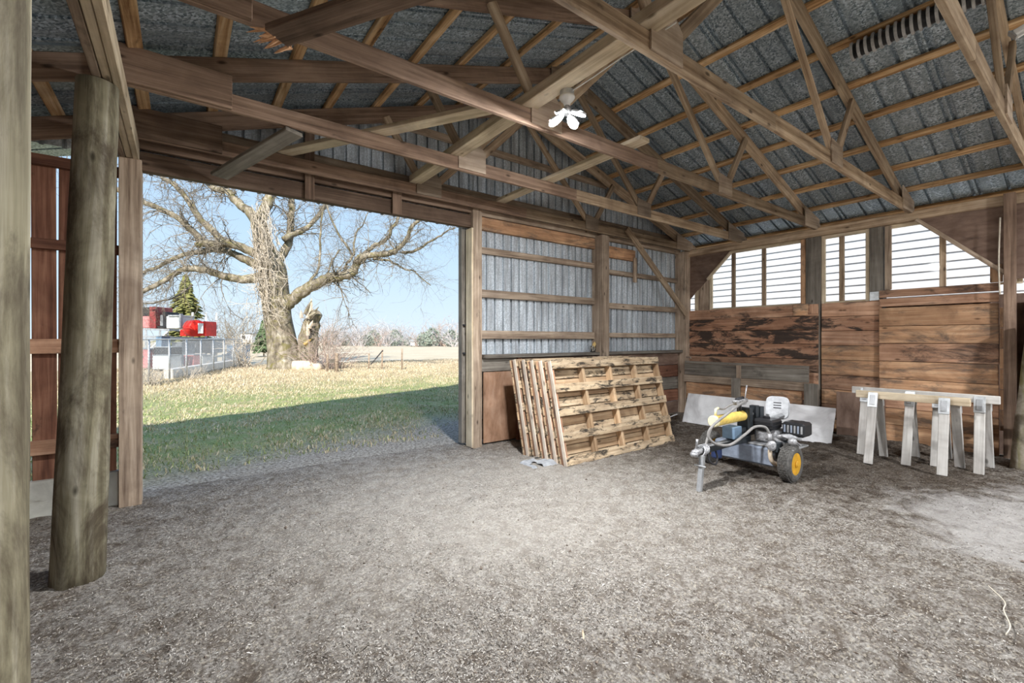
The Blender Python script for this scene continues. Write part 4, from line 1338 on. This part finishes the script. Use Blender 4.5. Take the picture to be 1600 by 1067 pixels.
def twig(p, d, ln, r, lev, V, F, droop=.1, kids=4):
    k = 5 if lev < 2 else 3
    pts = [p]; q = p.copy(); dd = d.copy()
    for i in range(k):
        dd = (dd + Vector((random.gauss(0, .28), random.gauss(0, .28), random.gauss(0, .24) - droop * .5))).normalized()
        q = q + dd * ln / k
        pts.append(q.copy())
    tube_data(pts, [r * (1 - .8 * i / k) for i in range(k + 1)], 3, False, V, F)
    if lev < 2:
        for j in range(kids - lev):
            i = random.randint(1, k)
            sd = (dd + Vector((random.gauss(0, .8), random.gauss(0, .8), random.gauss(0, .7)))).normalized()
            twig(pts[i], sd, ln * random.uniform(.4, .75), r * .5, lev + 1, V, F, droop, kids)


for c_, rr_ in LP:
    ln = sum((c_[i + 1] - c_[i]).length for i in range(len(c_) - 1))
    cnt = int(ln * 6.5) + 5
    for j in range(cnt):
        f_ = random.uniform(.18, 1.0) ** .8
        i = min(int(f_ * (len(c_) - 1)), len(c_) - 2)
        t_ = (c_[i + 1] - c_[i]).normalized()
        d = (t_ * .7 + Vector((random.gauss(0, .6), random.gauss(0, .6), random.gauss(.15, .6)))).normalized()
        twig(c_[i], d, random.uniform(.7, 2.1), max(.010, rr_[i] * .20), 0, TV, TF, random.uniform(-.1, .3))
tw_ = mesh('twigs', [tuple(Vector(v) - TB) for v in TV], TF, M_twig, tree, Matrix.Translation(TB))
tw_['kind'] = 'stuff'
VV, VF = [], []
TV2, TF2 = [], []
for i in range(150):
    u0 = random.gauss(418, 9); v0 = random.uniform(320, 430)
    ln = random.uniform(25, 90)
    pts = []
    dpt = -random.uniform(.55, .95)
    for j in range(7):
        f_ = j / 6
        pts.append(tp(u0 + random.gauss(0, 2.6) + f_ * 10, v0 + ln * f_, dpt * (1 - abs(u0 - 425) / 90) + random.gauss(0, .05)))
    tube_data(pts, random.uniform(.008, .018), 3, False, *((VV, VF) if i % 3 else (TV2, TF2)))
for i in range(120):
    c0 = tp(random.gauss(425, 16), random.uniform(400, 500), -random.uniform(.5, .9))
    twig(c0, Vector((random.gauss(0, .6), random.gauss(-.6, .4), random.gauss(-.4, .5))).normalized(), random.uniform(.4, 1.1), .014, 1, VV, VF)
vn = mesh('hanging_vines', [tuple(Vector(v) - TB) for v in VV], VF, M_vine, tree, Matrix.Translation(TB))
vn['kind'] = 'stuff'
v2 = mesh('dark_vines', [tuple(Vector(v) - TB) for v in TV2], TF2, M_twig, tree, Matrix.Translation(TB))
v2['kind'] = 'stuff'

# broken stub right of the tree and split logs at its foot
sb_ = thing('broken_stump', 'pale broken stump leaning beside the old tree', 'stump', tp(474, 578))
tube('stub', curve([tp(472, 580, .4), tp(474, 550, .4), tp(478, 520, .3), tp(486, 500, .2), tp(494, 486, .1)], 4), [.55] * 4 + [.50] * 4 + [.42] * 4 + [.30] * 4 + [.12], M_bark, sb_, 10)
for i in range(14):
    a = tp(random.uniform(470, 490), random.uniform(488, 545), random.uniform(-.5, .1))
    b_ = a + RV * random.uniform(-.1, .5) + Vector((0, 0, random.uniform(.2, .8)))
    tube('shard', [a, a.lerp(b_, .6), b_], [.09, .07, .01], (M_bark, M_fresh, M_bark, M_vine, M_dryleaf)[i % 5], sb_, 5, False)
for i, (u, v, ln, r_) in enumerate([(486, 578, .9, .26), (497, 583, .7, .24), (508, 586, .6, .2), (478, 585, .6, .16)]):
    a = tp(u, v, -.9) ; a.z = r_ * .95 - .02
    d = (RV * math.cos(i * .7 + .2) + FV * math.sin(i * .7 + .2)) * ln
    lg = tube('split_log', [a - d * .5, a, a + d * .5], [r_, r_ * 1.03, r_ * .97], M_fresh, None, 10)
    tag(lg, ['largest pale cut log at the foot of the old tree', 'pale cut log second from the old tree', 'pale cut log furthest right of the old tree', 'small pale log closest to the trunk roots'][i], 'log')


def brush(name, label, base, h, spread, cnt, mat, cat='shrub', r=.02, lean=0.0):
    t = thing(name, label, cat, base)
    V, F = [], []
    for i in range(cnt):
        a = random.uniform(0, 6.28)
        p = Vector((math.cos(a), math.sin(a), 0)) * random.random() * spread * .35
        d = Vector((math.cos(a) * random.uniform(.1, .8), math.sin(a) * random.uniform(.1, .8), 1)) + RV * lean
        twig(p, d.normalized(), h * random.uniform(.55, 1.05), r, 0, V, F, -.05, 3)
    o = mesh('stems', V, F, mat, t, Matrix.Translation(base))
    o['kind'] = 'stuff'
    return t
brush('bramble_shrub', 'leafless brown bramble shrub right of the old tree', Vector((5.7, 23.0, 0)), 2.3, 2.0, 42, M_brush, lean=-.1)
brush('bramble_shrub', 'lower leafless brush beside the field gate posts', Vector((6.5, 23.6, 0)), 1.5, 1.6, 30, M_brush)
brush('bramble_shrub', 'thin pale brush at the end of the chain link fence', Vector((2.7, 27.5, 0)), 1.7, 1.2, 34, M_vine)
for i, (u, t_) in enumerate([(350, 55), (378, 60), (335, 62), (395, 70), (512, 62), (362, 75)]):
    s = (u - 800) / 700
    b0 = (FV + RV * s) * t_
    brush('bare_tree', ['bare pale tree behind the fence, left of the old trunk', 'bare tree just left of the old trunk', 'bare pale tree above the machine parts', 'tall bare tree behind the old trunk', 'bare purple grey tree right of the old trunk', 'thin bare tree far behind the fence'][i],
          Vector((b0.x, b0.y, 0)), random.uniform(5.5, 8), 3.0, 16, M_twig, 'tree', .05)


def spruce(label, base, h, w_, mat, cnt):
    t = thing('evergreen_tree', label, 'tree', base)
    tube('trunk', [base, base + Vector((0, 0, h))], [h * .02, .01], M_bark, t, 7)
    V, F = [], []
    for i in range(cnt):
        f_ = random.random() ** .8
        z = h * (.12 + .86 * f_); a = random.uniform(0, 6.28)
        rr_ = w_ * (1 - f_) ** .8 * random.uniform(.4, 1.05) * (.75 + .55 * noise.noise(Vector((math.cos(a) * 2, math.sin(a) * 2, z * 1.4)))) + .08
        tip = Vector((math.cos(a) * rr_, math.sin(a) * rr_, z - rr_ * .25))
        root = Vector((0, 0, z + .1)).lerp(tip, random.uniform(.2, .6))
        sd = Vector((-math.sin(a), math.cos(a), random.uniform(-.3, .3))) * random.uniform(.08, .22)
        q = len(V)
        V += [tuple(root - sd * .5), tuple(root + sd * .5), tuple(tip + sd), tuple(tip - sd), tuple((root + tip) / 2 + Vector((0, 0, .12)))]
        F += [(q, q + 1, q + 4), (q + 1, q + 2, q + 4), (q + 2, q + 3, q + 4), (q + 3, q, q + 4)]
    o = mesh('needles', V, F, mat, t, Matrix.Translation(base))
    o['kind'] = 'stuff'
spruce('tall olive evergreen rising behind the red machine parts', Vector((.35, 46.0, 0)), 6.9, 2.6, M_needle, 1700)
spruce('dark little evergreen left of the old trunk', Vector((6.0, 45.5, 0)), 3.2, 1.3, M_needled, 1200)

# ------------------------------------------------------------------ chain link fence and machinery yard
fn = thing('chain_link_fence', 'grey chain link fence with a low concrete kerb left of the tree', 'fence', (-.9, 18.0, 0))
A, B = Vector((-1.35, 17.6, 0)), Vector((2.75, 29.0, 0))
nn = 8
for i in range(nn + 1):
    q = A.lerp(B, i / nn)
    tube('fence_post', [q, q + Vector((0, 0, 1.52))], .032 if i else .05, M_galvpost, fn, 8)
tube('top_rail', [A + Vector((0, 0, 1.5)), B + Vector((0, 0, 1.5))], .02, M_galvpost, fn, 8)
tube('mid_rail', [A + Vector((0, 0, .95)), A.lerp(B, .09) + Vector((0, 0, .95))], .03, M_whitepaint, fn, 8)
V, F = [], []
Lf = (B - A).length; du = (B - A).normalized()
st = .11
k = int((Lf + 1.5) / st)
for i in range(-14, k):
    for sg in (1, -1):
        a0 = i * st; z0, z1 = 0.1, 1.48
        x0, x1 = (a0, a0 + 1.38) if sg > 0 else (a0 + 1.38, a0)
        pa = A + du * x0 + Vector((0, 0, z0)); pb_ = A + du * x1 + Vector((0, 0, z1))
        # trim to the fence length
        def trim(pa, xa, pb_, xb):
            if xa < 0: t_ = (0 - xa) / (xb - xa); pa = pa.lerp(pb_, t_)
            if xa > Lf: t_ = (Lf - xa) / (xb - xa); pa = pa.lerp(pb_, t_)
            return pa
        if max(x0, x1) < 0 or min(x0, x1) > Lf: continue
        q0, q1 = trim(pa, x0, pb_, x1), trim(pb_, x1, pa, x0)
        if (q1 - q0).length < .02: continue
        tube_data([q0, q1], .004, 3, False, V, F)
o = mesh('wire_mesh', [tuple(Vector(v) - A) for v in V], F, M_galvpost, fn, Matrix.Translation(A))
o['kind'] = 'stuff'
kb = block('kerb', (0, -.15, -.05), (8.4, .15, .38), M_conc, fn, .02)
kb.matrix_basis = PW[fn.name].inverted() @ frame(A.lerp(B, .30) + Vector((-.25, .1, .165)), B - A)


def Q(u, v, t_):
    s = (u - 800) / 700
    p_ = (FV + RV * s) * t_
    p_.z = 1.5 + (530 - v) / 700 * t_
    return p_


def qbox(name, u0, u1, v0, v1, t_, dep, mat, parent):
    """box facing the barn, at distance t_, its front given by its extent at that distance"""
    a = Q(u0, v1, t_); b_ = Q(u1, v0, t_)
    v, f = cbox((u1 - u0) / 700 * t_, dep, b_.z - a.z, .02)
    o = mesh(name, v, f, mat, parent, Matrix.Translation(Vector((a.x, a.y, (a.z + b_.z) / 2)) + FV * dep / 2) @ Matrix.Rotation(-math.radians(36.5), 4, 'Z'))
    recalc(o)
    return o
rk = thing('storage_rack', 'grey steel storage rack carrying machine parts behind the fence', 'rack', Q(262, 590, 24))
for u in (205, 228, 250, 262, 301, 322, 338):
    p0 = Q(u, 560, 26); p0.z = 0
    p1 = Q(u, 470 if u < 300 else 488, 26)
    beam('upright', p0, p1, .10, .10, M_midgrey if u < 300 else M_palegrey, rk, (1, 0, 0))
for (v0, u0, u1) in ((470, 200, 262), (486, 200, 262), (514, 200, 340), (526, 200, 345), (545, 205, 345)):
    beam('shelf_rail', Q(u0, v0 + (0 if u0 > 210 else -1), 26), Q(u1, v0 + 4, 26), .08, .12, M_midgrey, rk)
beam('rack_brace', Q(235, 545, 25.9), Q(262, 518, 25.9), .06, .08, M_palegrey, rk)
m1 = thing('red_loader_box', 'dark red machine box on the rack nearest the post', 'machine part', Q(225, 512, 23.5))
qbox('shell', 207, 236, 494, 512, 23.5, 1.0, M_pinkpaint, m1); qbox('end_plate', 233, 243, 479, 513, 23.4, 1.2, M_darkredpaint, m1); qbox('hood', 216, 233, 480, 494, 23.6, .8, M_iron, m1)
m2 = thing('black_frame_box', 'black framed grey machine box between red and pale boxes', 'machine part', Q(250, 512, 23.6))
qbox('shell', 244, 257, 492, 511, 23.7, .9, M_midgrey, m2); qbox('frame_post', 254, 259, 487, 513, 23.55, 1.0, M_iron, m2); qbox('frame_sill', 241, 258, 509, 513, 23.5, 1.0, M_iron, m2)
m3 = thing('pale_bin', 'pale grey metal bin on the rack left of the red drum', 'bin', Q(268, 513, 23.6))
qbox('shell', 259, 281, 494, 513, 23.6, 1.1, M_palegrey, m3); qbox('lip', 262, 280, 492, 494, 23.5, 1.2, M_galvpost, m3); qbox('side_rib', 279.5, 282, 490, 513, 23.5, .2, M_midgrey, m3)
m4 = thing('red_drum', 'bright red drum lying on the rack beneath the evergreen', 'drum', Q(305, 524, 23.6))
c0 = Q(297, 513, 23.8)
lathe('drum_body', [(0, .30), (.03, .40), (.10, .44), (.60, .44), (.64, .40)], M_redpaint, m4, frame(c0, RV * .92 - FV * .38), 24, True)
qbox('drum_bracket', 281, 300, 515, 525, 23.6, .8, M_redpaint, m4)
qbox('white_decal', 309, 317, 505, 521, 23.3, .05, M_whitepaint, m4); qbox('end_frame', 316, 321, 502, 525, 23.5, .9, M_redpaint, m4)
junk = [('scrap_box', 'pale steel crate standing inside the fence', 238, 264, 556, 577, 20.5, .7, M_palegrey), ('scrap_box', 'dark engine part above the pale steel crate', 240, 268, 543, 555, 21, .7, M_iron),
        ('scrap_box', 'blue steel frame part behind the fence', 243, 252, 526, 546, 22.5, .6, M_bluemetal), ('scrap_box', 'faded red case inside the fence', 287, 302, 555, 575, 22.5, .8, M_pinkpaint),
        ('scrap_box', 'lilac grey case right of the faded red one', 303, 316, 556, 574, 23, .8, M_palegrey), ('scrap_box', 'dark grey machine body behind the fence middle', 268, 284, 536, 575, 23.5, 1, M_midgrey),
        ('scrap_box', 'dark machine block under the red drum', 285, 330, 532, 552, 25, 1, M_midgrey), ('scrap_box', 'white barrel shape near the fence end', 347, 354, 555, 570, 27, .6, M_whitepaint),
        ('scrap_box', 'blue grey machine near the fence end', 354, 376, 540, 566, 28, 1, M_bluemetal), ('scrap_box', 'pale machine hood at the fence end', 361, 368, 545, 563, 27, .6, M_palegrey),
        ('scrap_box', 'dark part at the left end of the fence', 206, 232, 546, 575, 21, .8, M_pinkpaint)]
for nme, lab, u0, u1, v0, v1, t_, dp, m_ in junk:
    tj = thing(nme, lab, 'machine part', Q((u0 + u1) / 2, v1, t_))
    g_ = Q(0, v1, t_).z
    qbox('case', u0, u1, v0, v1, t_, dp, m_, tj)
    qbox('lid', u0 - .8, u1 + .8, v0 - 1.5, v0, t_ - .02, dp + .05, M_midgrey, tj)
    if g_ > .05:
        for uu in (u0 + .8, u1 - 1.8):
            vb_ = 530 + 700 * 1.5 / t_
            qbox('foot', uu, uu + 1, v1, vb_, t_ + .1, .5, M_midgrey, tj)
brush('dry_weeds', 'dry weeds growing along the near end of the fence', Vector((-.75, 18.7, 0)), .7, 1.6, 40, M_vine, 'weeds', .008)
brush('dry_weeds', 'dry weeds in front of the concrete kerb start', Vector((.25, 20.6, 0)), .6, 1.3, 34, M_vine, 'weeds', .008)
tag(tube('utility_pole', [Vector((Q(338, 540, 48).x, Q(338, 540, 48).y, -.05)), Q(338, 496, 48)], .09, M_midgrey, None, 7), 'thin grey pole standing right of the red drum', 'pole')

# field fence, gate posts
for i, (x, y, h, lab) in enumerate([(8.08, 21.8, 1.0, 'left leaning pair post of the field fence'), (8.70, 20.8, 1.05, 'dark single post of the field fence, furthest right'),
                                    (7.55, 22.2, .8, 'short thin stake in the field fence'), (5.55, 20.55, .9, 'weathered gate post right of the brush'), (5.25, 20.9, .85, 'thin gate post left of the small sign')]):
    tag(tube('fence_post', [(x, y, -.05), (x, y, h * .5), (x + .01, y, h)], [.04 if i != 3 else .08] * 3, M_girt, None, 8), lab, 'post')
tag(beam('fence_brace', (7.62, 22.1, .25), (8.10, 21.75, .95), .05, .05, M_iron), 'dark diagonal brace on the field fence posts', 'brace')
sg = block('small_sign', (5.28, 20.66, .45), (5.50, 20.68, .62), M_grey)
tag(sg, 'small grey board between the gate posts', 'board')
for z in (.5, .9):
    tag(tube('fence_wire', [(5.5, 20.55, z), (8.1, 21.8, z), (8.7, 20.8, z)], .006, M_galvpost, None, 4), ('lower' if z < .7 else 'upper') + ' wire strung between the field fence posts', 'wire')

# far treeline and house
for i in range(4):
    V, F = [], []
    for j in range(9):
        twig(Vector((random.uniform(-.5, .5), random.uniform(-.5, .5), 0)), Vector((random.gauss(0, .3), random.gauss(0, .3), 1)).normalized(), random.uniform(2.6, 4.6), .09, 0, V, F, -.1, 4)
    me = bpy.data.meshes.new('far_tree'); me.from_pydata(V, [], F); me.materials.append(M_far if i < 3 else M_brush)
    if i == 0: FM = []
    FM.append(me)
V, F = [], []
for j in range(240):
    a = random.uniform(0, 6.28); f_ = random.random()
    rr_ = 1.5 * math.sin(math.pi * (f_ * .85 + .1)); c0 = Vector((math.cos(a) * rr_, math.sin(a) * rr_, .2 + 2.9 * f_)); s = .35
    q = len(V)
    for t_ in range(3): V.append(tuple(c0 + Vector((random.uniform(-s, s), random.uniform(-s, s), random.uniform(-s, s)))))
    F.append((q, q + 1, q + 2))
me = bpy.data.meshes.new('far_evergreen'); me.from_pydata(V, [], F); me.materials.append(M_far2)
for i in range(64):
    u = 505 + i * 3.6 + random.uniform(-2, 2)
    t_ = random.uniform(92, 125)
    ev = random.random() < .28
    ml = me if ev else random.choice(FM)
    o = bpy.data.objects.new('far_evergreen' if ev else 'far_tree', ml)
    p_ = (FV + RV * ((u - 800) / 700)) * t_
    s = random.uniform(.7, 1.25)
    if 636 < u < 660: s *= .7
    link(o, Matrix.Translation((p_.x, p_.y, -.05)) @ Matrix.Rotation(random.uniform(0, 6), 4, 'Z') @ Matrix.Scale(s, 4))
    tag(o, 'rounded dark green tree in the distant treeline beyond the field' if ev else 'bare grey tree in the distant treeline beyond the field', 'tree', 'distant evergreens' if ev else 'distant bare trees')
hs_ = thing('far_house', 'tiny white house in the distant treeline', 'house', Q(648, 540, 96))
qbox('wall', 641, 655, 534, 540, 96, 4, M_whitepaint, hs_)
prism('roof', [(-1.2, 0), (1.2, 0), (1.0, .5), (-1.0, .5)], 4.4, M_midgrey, hs_, Matrix.Translation(Q(648, 534, 96) + FV * 2) @ Matrix.Rotation(-math.radians(36.5), 4, 'Z'))
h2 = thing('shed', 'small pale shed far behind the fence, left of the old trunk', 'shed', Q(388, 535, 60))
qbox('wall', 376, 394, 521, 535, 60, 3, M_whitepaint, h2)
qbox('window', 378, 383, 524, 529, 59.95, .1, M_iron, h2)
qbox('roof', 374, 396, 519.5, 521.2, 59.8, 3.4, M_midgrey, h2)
